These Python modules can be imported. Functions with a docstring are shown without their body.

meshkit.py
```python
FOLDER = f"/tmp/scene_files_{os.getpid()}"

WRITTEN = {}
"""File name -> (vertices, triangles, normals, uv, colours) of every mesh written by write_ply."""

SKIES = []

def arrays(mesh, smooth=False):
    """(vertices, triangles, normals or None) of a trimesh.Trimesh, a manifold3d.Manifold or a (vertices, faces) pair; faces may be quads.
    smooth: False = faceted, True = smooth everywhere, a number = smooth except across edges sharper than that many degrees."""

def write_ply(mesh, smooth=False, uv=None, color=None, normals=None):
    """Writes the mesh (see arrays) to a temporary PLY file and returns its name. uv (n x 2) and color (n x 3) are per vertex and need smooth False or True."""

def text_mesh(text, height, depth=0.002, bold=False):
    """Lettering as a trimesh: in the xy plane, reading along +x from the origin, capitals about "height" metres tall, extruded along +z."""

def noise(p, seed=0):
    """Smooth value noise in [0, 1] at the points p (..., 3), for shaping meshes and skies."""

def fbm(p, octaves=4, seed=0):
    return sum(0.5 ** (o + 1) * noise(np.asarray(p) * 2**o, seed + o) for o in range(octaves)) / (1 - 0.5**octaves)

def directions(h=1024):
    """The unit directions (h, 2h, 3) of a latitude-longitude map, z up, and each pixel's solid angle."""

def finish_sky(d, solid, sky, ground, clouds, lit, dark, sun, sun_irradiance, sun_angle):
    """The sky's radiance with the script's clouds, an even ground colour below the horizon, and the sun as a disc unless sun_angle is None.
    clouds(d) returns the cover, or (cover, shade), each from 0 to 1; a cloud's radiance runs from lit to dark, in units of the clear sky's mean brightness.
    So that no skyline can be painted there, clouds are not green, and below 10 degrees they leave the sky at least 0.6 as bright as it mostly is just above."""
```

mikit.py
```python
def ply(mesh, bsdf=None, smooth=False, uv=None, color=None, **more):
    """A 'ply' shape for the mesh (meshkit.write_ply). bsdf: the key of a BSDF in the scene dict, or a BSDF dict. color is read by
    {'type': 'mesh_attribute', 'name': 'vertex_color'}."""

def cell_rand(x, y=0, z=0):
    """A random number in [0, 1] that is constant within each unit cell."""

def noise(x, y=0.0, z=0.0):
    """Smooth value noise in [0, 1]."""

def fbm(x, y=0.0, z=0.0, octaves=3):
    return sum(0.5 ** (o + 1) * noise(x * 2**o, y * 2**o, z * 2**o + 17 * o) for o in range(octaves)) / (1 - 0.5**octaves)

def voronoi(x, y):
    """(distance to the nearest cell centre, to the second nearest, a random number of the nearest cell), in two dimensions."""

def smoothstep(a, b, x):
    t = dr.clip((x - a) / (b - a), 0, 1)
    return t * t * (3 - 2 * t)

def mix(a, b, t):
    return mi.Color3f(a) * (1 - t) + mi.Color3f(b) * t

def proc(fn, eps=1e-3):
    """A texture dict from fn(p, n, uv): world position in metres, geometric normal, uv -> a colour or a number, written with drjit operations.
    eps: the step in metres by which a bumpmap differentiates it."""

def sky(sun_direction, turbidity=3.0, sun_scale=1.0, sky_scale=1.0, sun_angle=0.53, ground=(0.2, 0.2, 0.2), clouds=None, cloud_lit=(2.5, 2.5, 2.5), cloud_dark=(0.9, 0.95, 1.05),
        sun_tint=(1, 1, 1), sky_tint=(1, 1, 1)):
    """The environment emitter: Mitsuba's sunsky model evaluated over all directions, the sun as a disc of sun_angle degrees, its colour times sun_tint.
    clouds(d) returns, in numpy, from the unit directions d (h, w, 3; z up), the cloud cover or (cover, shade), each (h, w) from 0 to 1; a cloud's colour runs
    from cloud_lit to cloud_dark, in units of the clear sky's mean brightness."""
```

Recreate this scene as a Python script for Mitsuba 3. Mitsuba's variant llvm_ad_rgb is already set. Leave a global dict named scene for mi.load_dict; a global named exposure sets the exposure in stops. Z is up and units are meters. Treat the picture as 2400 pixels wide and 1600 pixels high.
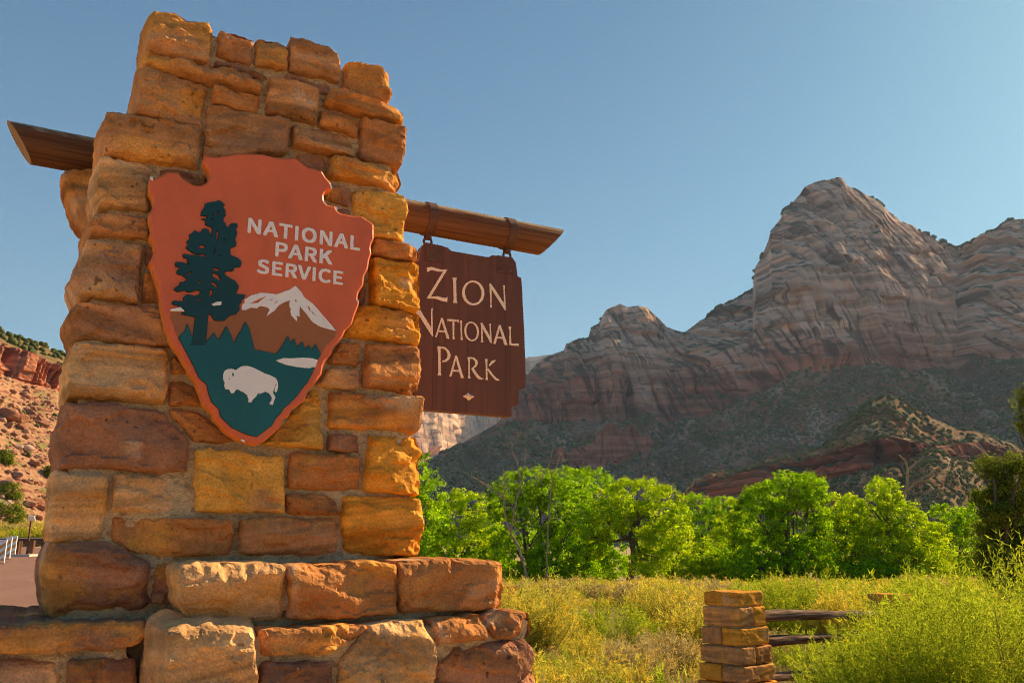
import math, json, numpy as np, trimesh, shapely, drjit as dr, mitsuba as mi, mikit, meshkit
from shapely.geometry import Polygon, MultiPolygon, LineString, box as sbox
from shapely.ops import unary_union
from scipy.spatial import Delaunay
from scipy.ndimage import gaussian_filter
from mikit import noise, fbm, smoothstep, mix, cell_rand, voronoi

T = mi.ScalarTransform4f
scene, labels = {}, {}

# ---------------------------------------------------------------- camera, sky, exposure
EYE = np.array([0.0, 0.0, 1.6])
FOC = 2040.0                      # focal length in pixels of the 2400 px wide photograph
PITCH = math.atan(496 / FOC)
FWD = np.array([0, math.cos(PITCH), math.sin(PITCH)])
UP = np.array([0, -math.sin(PITCH), math.cos(PITCH)])
scene['camera'] = {'type': 'perspective', 'fov': 2 * math.degrees(math.atan(1200 / FOC)), 'fov_axis': 'x', 'near_clip': 0.05, 'far_clip': 30000.0,
                   'to_world': T().look_at(origin=EYE.tolist(), target=(EYE + FWD).tolist(), up=[0, 0, 1])}
SUN_AZ, SUN_EL = math.radians(51.0), math.radians(33.0)
SUN = np.array([math.sin(SUN_AZ) * math.cos(SUN_EL), math.cos(SUN_AZ) * math.cos(SUN_EL), math.sin(SUN_EL)])
scene['sky'] = mikit.sky(SUN.tolist(), turbidity=2.8, sun_scale=1.65, sky_scale=0.68, sun_tint=(1.0, 0.90, 0.74), sky_tint=(0.62, 0.97, 1.10), ground=(0.3, 0.22, 0.15))
exposure = 2.3

# ---------------------------------------------------------------- helpers
counts = {}


def numbered(name):
    n = counts.get(name, 0)
    counts[name] = n + 1
    return name if n == 0 else f'{name}_{n:03d}'


def put(key, mesh, bsdf, smooth=False, **kw):
    """Adds one shape under a fresh key (thing, thing__part, thing__part__sub)."""
    key = numbered(key)
    scene[key] = mikit.ply(mesh, bsdf, smooth=smooth, **kw)
    return key


def thing(name, label, cat, group=None, kind=None):
    key = numbered(name)
    tag(key, label, cat, group, kind)
    return key


def tag(key, label, cat=None, group=None, kind=None):
    labels[key] = {k: v for k, v in dict(label=label, category=cat, group=group, kind=kind).items() if v}


def raydir(px, py):
    p = np.atleast_2d(np.stack(np.broadcast_arrays(np.asarray(px, float), np.asarray(py, float)), -1))
    return (p[:, :1] - 1200) / FOC * np.array([1.0, 0, 0]) + (800 - p[:, 1:]) / FOC * UP + FWD


def at_depth(px, py, y):
    """The point of the upright plane y = const that the photograph shows at a pixel."""
    r = raydir(px, py)
    return EYE + r * (np.asarray(y, float).reshape(-1, 1) / r[:, 1:2])


# the masonry's own axes: U along the front face, W into the wall
AZ = math.radians(62.3)
U = np.array([math.sin(AZ), math.cos(AZ), 0.0])
W = np.array([-math.cos(AZ), math.sin(AZ), 0.0])
D0 = 2.7


def on_face(pts, d):
    """Photo pixels -> (along, height) on the upright plane parallel to the face at distance d from the eye."""
    p = np.asarray(pts, float)
    r = raydir(p[:, 0], p[:, 1])
    t = d / (r @ W)
    return np.stack([(r @ U) * t, EYE[2] + r[:, 2] * t], -1)


def face_world(s, out, z, d):
    """(along, towards the viewer, height) of the plane at distance d -> world."""
    s, out, z = np.broadcast_arrays(np.asarray(s, float), np.asarray(out, float), np.asarray(z, float))
    p = s[..., None] * U + (d - out)[..., None] * W
    p = p + [EYE[0], EYE[1], 0]
    p[..., 2] = z
    return p


def vnoise(p, seed=0):
    return meshkit.noise(p, seed)


def vfbm(p, o=4, seed=0):
    return meshkit.fbm(p, o, seed)


def tube_mesh(pts, radii, sides=8, caps=True):
    p = np.asarray(pts, float)
    t = np.gradient(p, axis=0)
    t /= np.linalg.norm(t, axis=1, keepdims=True) + 1e-12
    ref = np.array([0, 0, 1.0]) if abs(t[0, 2]) < 0.9 else np.array([1.0, 0, 0])
    a = np.cross(t, ref)
    a /= np.linalg.norm(a, axis=1, keepdims=True) + 1e-12
    b = np.cross(t, a)
    ang = np.arange(sides) * 2 * np.pi / sides
    r = np.broadcast_to(radii, (len(p),))
    v = p[:, None] + r[:, None, None] * (np.cos(ang)[None, :, None] * a[:, None] + np.sin(ang)[None, :, None] * b[:, None])
    v = v.reshape(-1, 3)
    i, j = np.meshgrid(np.arange(len(p) - 1), np.arange(sides), indexing='ij')
    q = np.stack([i * sides + j, i * sides + (j + 1) % sides, (i + 1) * sides + (j + 1) % sides, (i + 1) * sides + j], -1).reshape(-1, 4)
    f = np.vstack([q[:, [0, 1, 2]], q[:, [0, 2, 3]]])
    if caps:
        n = len(v)
        v = np.vstack([v, p[0], p[-1]])
        k = np.arange(sides)
        f = np.vstack([f, np.stack([k, (k + 1) % sides, k * 0 + n], 1), np.stack([k + n - sides, (k + 1) % sides + n - sides, k * 0 + n + 1], 1)])
    return v, f


def merge(parts):
    vs, fs, n = [], [], 0
    for v, f in parts:
        vs.append(v)
        fs.append(np.asarray(f) + n)
        n += len(v)
    return np.vstack(vs), np.vstack(fs)


def grid_faces(nu, nv, wrap=False):
    i, j = np.meshgrid(np.arange(nu - 1), np.arange(nv if wrap else nv - 1), indexing='ij')
    a, b = i * nv + j, i * nv + (j + 1) % nv
    q = np.stack([a, b, b + nv, a + nv], -1).reshape(-1, 4)
    return np.vstack([q[:, [0, 1, 2]], q[:, [0, 2, 3]]])


def box_mesh(lo, hi):
    m = trimesh.creation.box(extents=np.subtract(hi, lo))
    return np.array(m.vertices) + (np.add(lo, hi) / 2), np.array(m.faces)


# ---------------------------------------------------------------- materials
def principled(color, rough=0.8, spec=0.3, **kw):
    if not isinstance(color, dict):
        color = {'type': 'rgb', 'value': list(color)}
    return {'type': 'principled', 'base_color': color, 'roughness': rough, 'specular': spec, **kw}


def material(key, b, bump=None, scale=0.002, eps=1e-3):
    if bump is not None:
        b = {'type': 'bumpmap', 'arbitrary': mikit.proc(bump, eps), 'scale': scale, 'bsdf': b}
    scene[key] = {'type': 'twosided', 'bsdf': b}
    return key


STONE = [(.44, .215, .090), (.31, .150, .085), (.64, .28, .036), (.64, .335, .065), (.54, .31, .135), (.42, .18, .060)]


def stone_axes(p, uv):
    rnd = dr.floor(uv.y)
    a, b = p.x * .885 + p.y * .465, p.y * .885 - p.x * .465
    z = p.z + (cell_rand(rnd, 3) - .5) * .45 * a + .022 * (noise(a * 5 + rnd, p.z * 5, b * 5) - .5)
    return rnd, a, b, z


def stone_color(p, n, uv):
    rnd, a, b, z = stone_axes(p, uv)                     # uv carries the stone's own tone and number
    tone = uv.x
    c = mi.Color3f(*STONE[0])
    for k in range(1, len(STONE)):
        c = dr.select(tone > k - .5, mi.Color3f(*STONE[k]), c)
    c2 = dr.select(cell_rand(rnd, 8) > .45, mi.Color3f(.64, .30, .05), mi.Color3f(.30, .155, .10))
    c = mix(c, c2, smoothstep(.48, .72, fbm(a * 7 + rnd * 3, p.z * 8, b * 7, 4)) * .6)
    bedded = smoothstep(.25, .75, cell_rand(rnd, 5))
    band = fbm(z * 30 + rnd * 7, a * 1.3, b * 1.3, 3)
    c = c * (1 + (.18 + .42 * bedded) * (smoothstep(.25, .8, band) - .5) * 1.3)
    c = c * (.70 + .60 * fbm(a * 22 + rnd, p.z * 26, b * 22, 4))
    c = mix(c, mi.Color3f(.66, .47, .30), smoothstep(.62, .76, fbm(a * 5 + 9 + rnd, p.z * 6, b * 5, 4)) * .45)
    crack = smoothstep(.009, .003, dr.abs(fbm(a * 7 + rnd * 5, z * 15, b * 7, 4) - .5)) * smoothstep(.60, .72, fbm(a * 5 + rnd, z * 5, b * 5, 2))
    pit = smoothstep(.78, .90, noise(a * 75, p.z * 75, b * 75)) * smoothstep(.45, .7, noise(a * 6 + rnd, p.z * 6, b * 6))
    c = c * (1 - .28 * crack) * (1 - .6 * pit)
    return c * (.72 + .56 * noise(a * 300, p.z * 300, b * 300))


def stone_bump(p, n, uv):
    rnd, a, b, z = stone_axes(p, uv)
    return .9 * fbm(a * 38 + rnd, p.z * 48, b * 38, 4) + .28 * cell_rand(rnd, 5) * fbm(z * 120, a * 9, b * 9, 2) + .2 * noise(a * 260, p.z * 260, b * 260)


material('mat_stone', principled(mikit.proc(stone_color), .97, .06), stone_bump, .008)


def mortar_color(p, n, uv):
    g = fbm(p.x * 30, p.y * 30, p.z * 30, 4)
    c = mix((.40, .29, .155), (.62, .46, .26), g)
    c = c * (1 - .45 * smoothstep(.5, .8, fbm(p.x * 75, p.y * 75, p.z * 75, 3)))
    return c * (.65 + .7 * noise(p.x * 300, p.y * 300, p.z * 300))


material('mat_mortar', principled(mikit.proc(mortar_color), .95, .1), lambda p, n, uv: fbm(p.x * 90, p.y * 90, p.z * 90, 4), .014)

# ================================================================ the stone pillar
def rock(poly, d, seed, tone, H=.012, R=.008, dep=.10, bul=0.0, h=.0072, rough=1.0, world=None, cham=''):
    """One rock-faced stone: its outline (along, height) on the plane at d, a chiselled front, rough sides going dep into the wall."""
    rng = np.random.default_rng(seed)
    world = world or (lambda s, o, z: face_world(s, o, z, d))
    pg = Polygon(poly)
    if not pg.is_valid:
        pg = pg.buffer(0)
    pg = pg.buffer(-.0012, join_style='mitre').buffer(-.004).buffer(.004)
    if pg.geom_type != 'Polygon':
        pg = max(pg.geoms, key=lambda g: g.area)
    pg = shapely.geometry.polygon.orient(pg, 1)
    ring = pg.exterior
    n = max(16, int(ring.length / h))
    b = np.array([ring.interpolate(k / n, normalized=True).coords[0] for k in range(n)])
    tan = np.roll(b, -2, 0) - np.roll(b, 2, 0)
    nor = np.stack([tan[:, 1], -tan[:, 0]], 1)
    nor /= np.linalg.norm(nor, axis=1, keepdims=True) + 1e-9
    if not ring.is_ccw:
        nor = -nor
    p3 = np.c_[b * 40, np.full(n, seed * 1.7)]
    b = b + nor * ((vfbm(p3, 3, seed) - .5) * .017 * rough)[:, None]
    pg = Polygon(b).buffer(0)
    if pg.geom_type != 'Polygon':
        pg = max(pg.geoms, key=lambda g: g.area)
    x0, z0, x1, z1 = pg.bounds
    gx, gz = np.meshgrid(np.arange(x0, x1, h), np.arange(z0, z1, h))
    g = np.stack([gx.ravel(), gz.ravel()], 1) + rng.uniform(-.25, .25, (gx.size, 2)) * h
    g = g[shapely.contains_xy(pg.buffer(-.55 * h), g[:, 0], g[:, 1])]
    pts = np.vstack([b, g])
    tri = Delaunay(pts).simplices
    c = pts[tri].mean(1)
    tri = tri[shapely.contains_xy(pg.buffer(1e-4), c[:, 0], c[:, 1])]
    o2 = pts[tri]
    e1, e2 = o2[:, 1] - o2[:, 0], o2[:, 2] - o2[:, 0]
    area = e1[:, 0] * e2[:, 1] - e1[:, 1] * e2[:, 0]
    tri = np.where((area < 0)[:, None], tri[:, [0, 2, 1]], tri)
    bd = shapely.distance(shapely.points(pts), pg.exterior)
    bd[:len(b)] = 0
    cen = np.array([(x0 + x1) / 2, (z0 + z1) / 2])
    size = np.array([x1 - x0, z1 - z0])
    f = np.full(len(pts), 9.0)
    for k in range(4):                                    # chiselled facets: the lowest of a few tilted planes
        q = cen + rng.uniform(-.45, .45, 2) * size
        gdir = rng.normal(0, 1, 2) * np.array([.6, 1.0])
        gdir *= rng.uniform(.08, .50) / np.linalg.norm(gdir)
        f = np.minimum(f, rng.uniform(.012, .034) + (pts - q) @ gdir)
    f = np.maximum(f, -.018) * rough
    P = np.c_[pts, np.full(len(pts), seed * 3.1)]
    tilt = rng.uniform(-.4, .4)
    st = np.c_[pts[:, 0] * 4, (pts[:, 1] + tilt * pts[:, 0]) * 55, np.full(len(pts), seed * 1.3)]
    f = f + rough * ((vfbm(P * [8, 10, 1], 5, seed) - .5) * .019 + (vfbm(P * [34, 46, 1], 3, seed + 5) - .5) * .013 + (vfbm(st, 2, seed + 9) - .5) * .004)
    step = 6 * vfbm(P * [5, 10, 1], 5, seed + 21)         # shallow broken ledges
    fr = np.clip((step - np.floor(step) - .42) / .16, 0, 1)
    f = f + rough * .0125 * (np.floor(step) + fr)
    f = f - np.median(f)
    f = np.clip(f, -.036, .028) + H
    for side in cham:                                     # broken-away arrises
        e = {'r': x1 - pts[:, 0], 'l': pts[:, 0] - x0, 't': z1 - pts[:, 1], 'b': pts[:, 1] - z0}[side]
        along = pts[:, 1] if side in 'rl' else pts[:, 0]
        k1 = np.c_[along * 13, e * 6, np.full(len(pts), seed * 2.3)]
        wdt = np.clip(vfbm(k1, 4, seed + 40) - .34, 0, .4) * (.22 if side in 'rl' else .17)
        f = f - np.clip(wdt - e, 0, .05) * (.75 + .6 * (vfbm(P * [60, 60, 1], 2, seed + 44) - .5)) * rough
    r = np.clip(1 - bd / R, 0, 1)
    f = f - R * (1 - np.sqrt(1 - r * r))
    verts = [np.c_[pts[:, 0], f, pts[:, 1]]]
    faces = [tri]
    nb, base, prev = len(b), len(pts), np.arange(len(b))
    depths = [.012, .026, .05] + list(np.arange(.085, dep, .035)) + [dep]
    for dd in depths:
        k = np.c_[b * 16, np.full(nb, dd * 16 + seed)]
        prof = bul * math.sin(math.pi * min(1, dd / max(dep, 1e-6))) if bul else 0
        off = .002 + prof + (vfbm(k, 3, seed + 3) - .5) * (.006 + .9 * bul) * rough
        q = b + nor * np.minimum(off, .05)[:, None]
        verts.append(np.c_[q[:, 0], f[:nb] * .5 + H * .0 - dd, q[:, 1]])
        cur = np.arange(nb) + base
        base += nb
        j = np.roll(np.arange(nb), -1)
        faces += [np.stack([prev, cur, cur[j]], 1), np.stack([prev, cur[j], prev[j]], 1)]
        prev = cur
    v = np.vstack(verts)
    v = world(v[:, 0], v[:, 1], v[:, 2])
    uv = np.tile([float(tone), seed + .5], (len(v), 1))
    return (v, np.vstack(faces)), uv


ROCKS = []                                                # (photo outline, plane, tone, depth, bulge, protrusion)


def R_(tone, pts, d=D0, dep=.10, bul=0.0, H=None, cham='', R=.007):
    ROCKS.append((pts, d, tone, dep, bul, H, cham, R))


L, RT = dict(dep=.40, bul=.018, R=.010), dict(dep=.34, bul=.006, cham='r')
# top courses
R_(0, [(363,17),(405,25),(470,42),(492,49),(498,68),(492,92),(490,150),(425,146),(344,120),(350,75),(352,40)], H=.02, **L)
R_(0, [(343,117),(375,125),(422,145),(490,151),(540,163),(590,173),(612,184),(610,215),(570,210),(520,200),(470,191),(400,172),(336,160)], H=.035, **L)
R_(5, [(518,64),(550,69),(575,76),(597,88),(593,105),(587,150),(560,145),(508,128),(509,110),(516,70)], dep=.3)
R_(1, [(604,86),(613,84),(645,91),(675,104),(671,161),(640,156),(599,152),(601,120)], dep=.3)
R_(0, [(687,78),(715,81),(747,100),(770,108),(792,132),(798,153),(794,195),(755,181),(677,165),(681,105)], dep=.3)
R_(1, [(502,140),(585,152),(662,170),(664,187),(630,184),(612,184),(560,168),(502,153)], H=-.005)
R_(1, [(670,171),(740,186),(790,200),(787,215),(748,216),(717,203),(670,188)], H=-.005)
R_(5, [(814,149),(820,147),(882,162),(913,175),(916,195),(916,225),(910,247),(880,237),(840,224),(801,215),(806,185)], H=.02, **RT)
R_(5, [(770,214),(812,220),(882,238),(940,253),(950,261),(948,292),(925,289),(845,270),(802,258),(761,247),(765,225)], H=.03, **RT)
# second courses
R_(0, [(333,164),(390,175),(485,203),(484,218),(474,302),(425,291),(313,270),(322,240),(328,200)], H=.02, **L)
R_(5, [(497,207),(542,214),(610,225),(608,264),(568,260),(520,248),(496,244)])
R_(0, [(630,184),(670,190),(715,202),(745,217),(741,290),(695,280),(621,265),(626,225)], H=.022)
R_(5, [(751,257),(795,261),(840,275),(836,316),(808,309),(748,295)])
R_(5, [(848,280),(882,285),(942,295),(950,298),(950,355),(942,390),(895,380),(843,369),(845,312)], H=.018, **RT)
# third courses
R_(0, [(250,272),(266,268),(312,273),(425,296),(473,304),(470,325),(464,391),(400,383),(243,363),(240,322)], H=.028, **L)
R_(0, [(488,250),(545,258),(628,273),(677,286),(672,362),(620,365),(560,372),(478,370),(481,300)], H=.02)
R_(0, [(688,293),(745,299),(815,311),(832,337),(830,370),(770,360),(684,343)])
R_(1, [(698,357),(764,366),(765,405),(700,395)], H=0)
R_(5, [(776,369),(830,378),(890,391),(940,398),(946,420),(943,437),(933,447),(890,433),(772,414)], H=.025, **RT)
R_(1, [(765,425),(826,440),(822,480),(760,465)], H=0)
R_(1, [(780,490),(822,487),(822,510),(785,505)], H=0)
R_(3, [(831,444),(870,447),(910,455),(943,455),(949,463),(952,500),(946,530),(947,560),(942,570),(878,558),(850,545),(828,500)], H=.018, **RT)
# left column, going down
R_(4, [(235,372),(355,384),(352,410),(348,450),(348,494),(330,493),(232,478),(229,430)], H=.02, **L)
R_(1, [(376,392),(482,405),(482,440),(376,430)], H=0)
R_(0, [(222,499),(275,503),(348,513),(354,540),(349,563),(325,558),(250,548),(212,543),(210,527)], H=.018, **L)
R_(4, [(205,563),(250,568),(333,573),(334,605),(326,655),(320,712),(282,703),(190,690),(176,650),(190,605)], H=.025, **L)
R_(5, [(338,640),(372,645),(384,715),(330,713)], H=0)
R_(1, [(342,575),(368,580),(366,625),(343,618)], H=0)
R_(0, [(185,712),(225,710),(325,720),(372,723),(390,770),(405,813),(330,807),(250,801),(178,795),(174,760),(165,735)], H=.02, **L)
R_(4, [(178,803),(225,808),(350,814),(385,824),(392,833),(390,885),(378,942),(325,940),(250,935),(160,932),(158,875),(168,835)], H=.025, **L)
R_(5, [(404,825),(430,850),(442,873),(403,875)], H=.0)
R_(5, [(402,883),(440,886),(466,920),(475,951),(397,947)], H=.0)
R_(1, [(155,945),(250,950),(325,955),(382,963),(400,983),(437,1025),(444,1038),(438,1105),(375,1107),(275,1100),(138,1096),(134,1045),(142,1000)], H=.03, **L)
R_(5, [(396,958),(475,965),(560,1040),(500,1038),(454,1034),(425,998)], H=.0)
R_(3, [(755,913),(755,1055),(670,1043),(610,1043),(645,1010),(690,960),(720,920),(740,908)], H=.0)
# right column, going down
R_(5, [(877,565),(910,570),(977,578),(986,588),(986,605),(975,616),(945,610),(865,599)], H=.026, **RT)
R_(2, [(870,608),(920,612),(985,622),(990,668),(986,722),(975,729),(920,721),(877,716),(870,710),(870,650)], H=.02, **RT)
R_(1, [(846,640),(860,640),(858,712),(842,712)], H=-.005)
R_(2, [(838,722),(895,724),(960,731),(985,736),(988,770),(983,806),(972,809),(870,793),(805,787),(820,760)], H=.015, **RT)
R_(5, [(800,801),(842,802),(844,850),(835,858),(765,852),(780,825)], H=.005)
R_(5, [(862,802),(920,807),(978,812),(985,818),(986,860),(989,900),(977,927),(895,912),(855,907),(853,860)], H=.02, **RT)
R_(4, [(768,865),(782,861),(842,866),(845,910),(830,914),(740,902),(755,885)], H=.012)
R_(5, [(775,920),(870,925),(980,932),(984,937),(982,1008),(970,1014),(870,1005),(772,1001),(774,960)], H=.018, **RT)
R_(1, [(772,1016),(845,1020),(846,1061),(768,1057)])
R_(2, [(867,1020),(940,1025),(982,1025),(988,1060),(987,1100),(985,1158),(960,1158),(855,1149),(858,1100)], H=.022, **RT)
R_(5, [(680,1060),(745,1062),(842,1070),(844,1146),(800,1148),(720,1147),(677,1144)], H=.014)
R_(3, [(460,1054),(555,1055),(600,1070),(662,1065),(666,1090),(667,1201),(560,1201),(455,1200),(457,1120)], H=.018)
R_(4, [(132,1108),(245,1115),(249,1140),(247,1215),(240,1262),(175,1266),(124,1268),(120,1250),(122,1215),(126,1150)], H=.02, **L)
R_(4, [(265,1114),(340,1115),(425,1123),(436,1140),(437,1198),(420,1204),(330,1200),(262,1195),(262,1150)], H=.016)
R_(5, [(672,1158),(792,1160),(795,1207),(745,1206),(671,1203)])
R_(2, [(805,1163),(920,1165),(970,1166),(985,1170),(991,1228),(985,1298),(950,1302),(805,1297),(804,1230)], H=.02, **RT)
R_(5, [(262,1208),(350,1211),(545,1217),(549,1255),(538,1300),(425,1302),(350,1300),(300,1288),(266,1268),(259,1250)], H=.016)
R_(0, [(565,1217),(620,1213),(790,1214),(792,1290),(780,1296),(645,1300),(570,1301),(559,1290),(560,1240)], H=.016)
R_(1, [(125,1277),(225,1275),(275,1285),(325,1310),(344,1320),(345,1415),(335,1428),(275,1428),(225,1430),(175,1437),(122,1437),(112,1410),(106,1340),(112,1302)], H=.035, dep=.40, bul=.024, R=.028)
R_(1, [(369,1319),(430,1318),(430,1411),(355,1413),(360,1365)], H=0)
# the cap course standing forward
DC, DL, DB = D0 - .20, D0 - .30, D0 - .10
R_(4, [(418,1328),(447,1319),(560,1319),(655,1320),(666,1328),(666,1352),(662,1415),(656,1450),(560,1458),(457,1463),(435,1440),(420,1400)], DC, .36, .006, .016, 't')
R_(5, [(675,1328),(695,1324),(795,1321),(882,1315),(932,1322),(934,1352),(928,1439),(795,1447),(677,1450),(677,1380)], DC, .36, .004, .016, 't')
R_(5, [(941,1319),(1022,1310),(1171,1313),(1178,1326),(1179,1422),(1171,1428),(1044,1432),(944,1432),(938,1418),(940,1340)], DC, .42, .006, .016, 'tr')
# the lower course
R_(4, [(391,1480),(410,1476),(510,1470),(592,1471),(594,1480),(592,1523),(601,1600),(601,1640),(385,1640),(388,1550)], DL, .42, .03, .02, 't')
R_(5, [(612,1477),(727,1470),(868,1465),(854,1484),(776,1530),(614,1534)], DL, .30, 0, .012, 't')
R_(1, [(611,1553),(782,1549),(786,1640),(610,1640)], DL, .12, 0, .012)
R_(4, [(874,1466),(996,1453),(1002,1485),(1012,1515),(1012,1560),(1005,1640),(788,1640),(799,1549),(826,1514)], DL, .30, 0, .02, 't')
R_(5, [(1022,1453),(1136,1442),(1139,1501),(1031,1506),(1025,1480)], DL, .30, 0, .014, 't')
R_(5, [(1152,1442),(1180,1432),(1250,1440),(1256,1453),(1254,1488),(1235,1495),(1162,1497),(1152,1480)], DL, .44, .004, .014, 'tr')
R_(1, [(1031,1514),(1237,1499),(1250,1510),(1254,1580),(1252,1640),(1026,1640)], DL, .44, .004, .016, 'tr')
# the low wall at the left
R_(1, [(-170,1464),(0,1462),(300,1455),(342,1453),(344,1485),(310,1515),(225,1526),(0,1530),(-170,1532)], DB, .9, .0, .02)
R_(4, [(-170,1552),(135,1546),(138,1640),(-170,1640)], DB, .2, 0, .01)
R_(1, [(157,1544),(318,1543),(322,1640),(157,1640)], DB, .2, 0, .01)

PIL = thing('stone_pillar', 'tall rough sandstone masonry pillar with stepped base carrying the arrowhead emblem', 'pillar')
by_plane = {}
for i, (pts, d, tone, dep, bul, H, cham, R) in enumerate(ROCKS):
    poly = on_face(pts, d)
    by_plane.setdefault(d, []).append(Polygon(poly).buffer(0))
    m, uv = rock(poly, d, i + 1, tone, .012 if H is None else H, R=R, dep=dep, bul=bul, cham=cham or ('t' if i < 9 else ''))
    put(PIL + '__stone', m, 'mat_stone', False, uv=uv)


def mortar(poly, d, dep, H, h=.014, seed=0):
    m, uv = rock(np.array(poly.exterior.coords)[:-1], d, 900 + seed, 0, H, R=.008, dep=dep, h=h, rough=.35)
    put(PIL + '__mortar', m, 'mat_mortar', True)


def solid(u):
    u = u if u.geom_type == 'Polygon' else max(u.geoms, key=lambda g: g.area)
    return Polygon(u.exterior)


main = unary_union([p.buffer(.03) for p in by_plane[D0]])
main = main.union(sbox(main.bounds[0] + .07, main.bounds[1], main.bounds[2] - .09, main.bounds[1] + .6))
face = solid(main.buffer(.05).buffer(-.108))
zb = on_face([(300, 1440)], D0)[0, 1]
face = solid(face.union(sbox(face.bounds[0] + .02, .0, face.bounds[2] - .02, zb + .1)))
mortar(face, D0, .82, -.019, seed=1)
cap = solid(unary_union([p.buffer(.02) for p in by_plane[DC]]).buffer(-.038))
mortar(cap, DC, .5, -.026, seed=2)
capb = solid(cap.union(sbox(cap.bounds[0] + .02, cap.bounds[1] - .03, cap.bounds[2] - .02, cap.bounds[3])))
low = solid(unary_union([p.buffer(.02) for p in by_plane[DL]]).buffer(-.034).union(sbox(*[0] * 4)))
lb = low.bounds
low = solid(low.union(sbox(lb[0], 0, lb[2] - .01, lb[1] + .04)))
mortar(low, DL, .62, -.022, seed=3)
mortar(sbox(cap.bounds[0] + .03, lb[3] - .04, cap.bounds[2] - .03, cap.bounds[1] + .05), DC, .5, -.045, seed=4)
lw = solid(unary_union([p.buffer(.02) for p in by_plane[DB]]).buffer(-.03))
lw = solid(lw.union(sbox(lw.bounds[0], 0, lw.bounds[2], lw.bounds[1] + .04)))
mortar(lw, DB, .95, -.024, seed=5)

# courses the photograph shows only from the front: sides, back and foot of the masonry
rng = np.random.default_rng(5)


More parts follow.
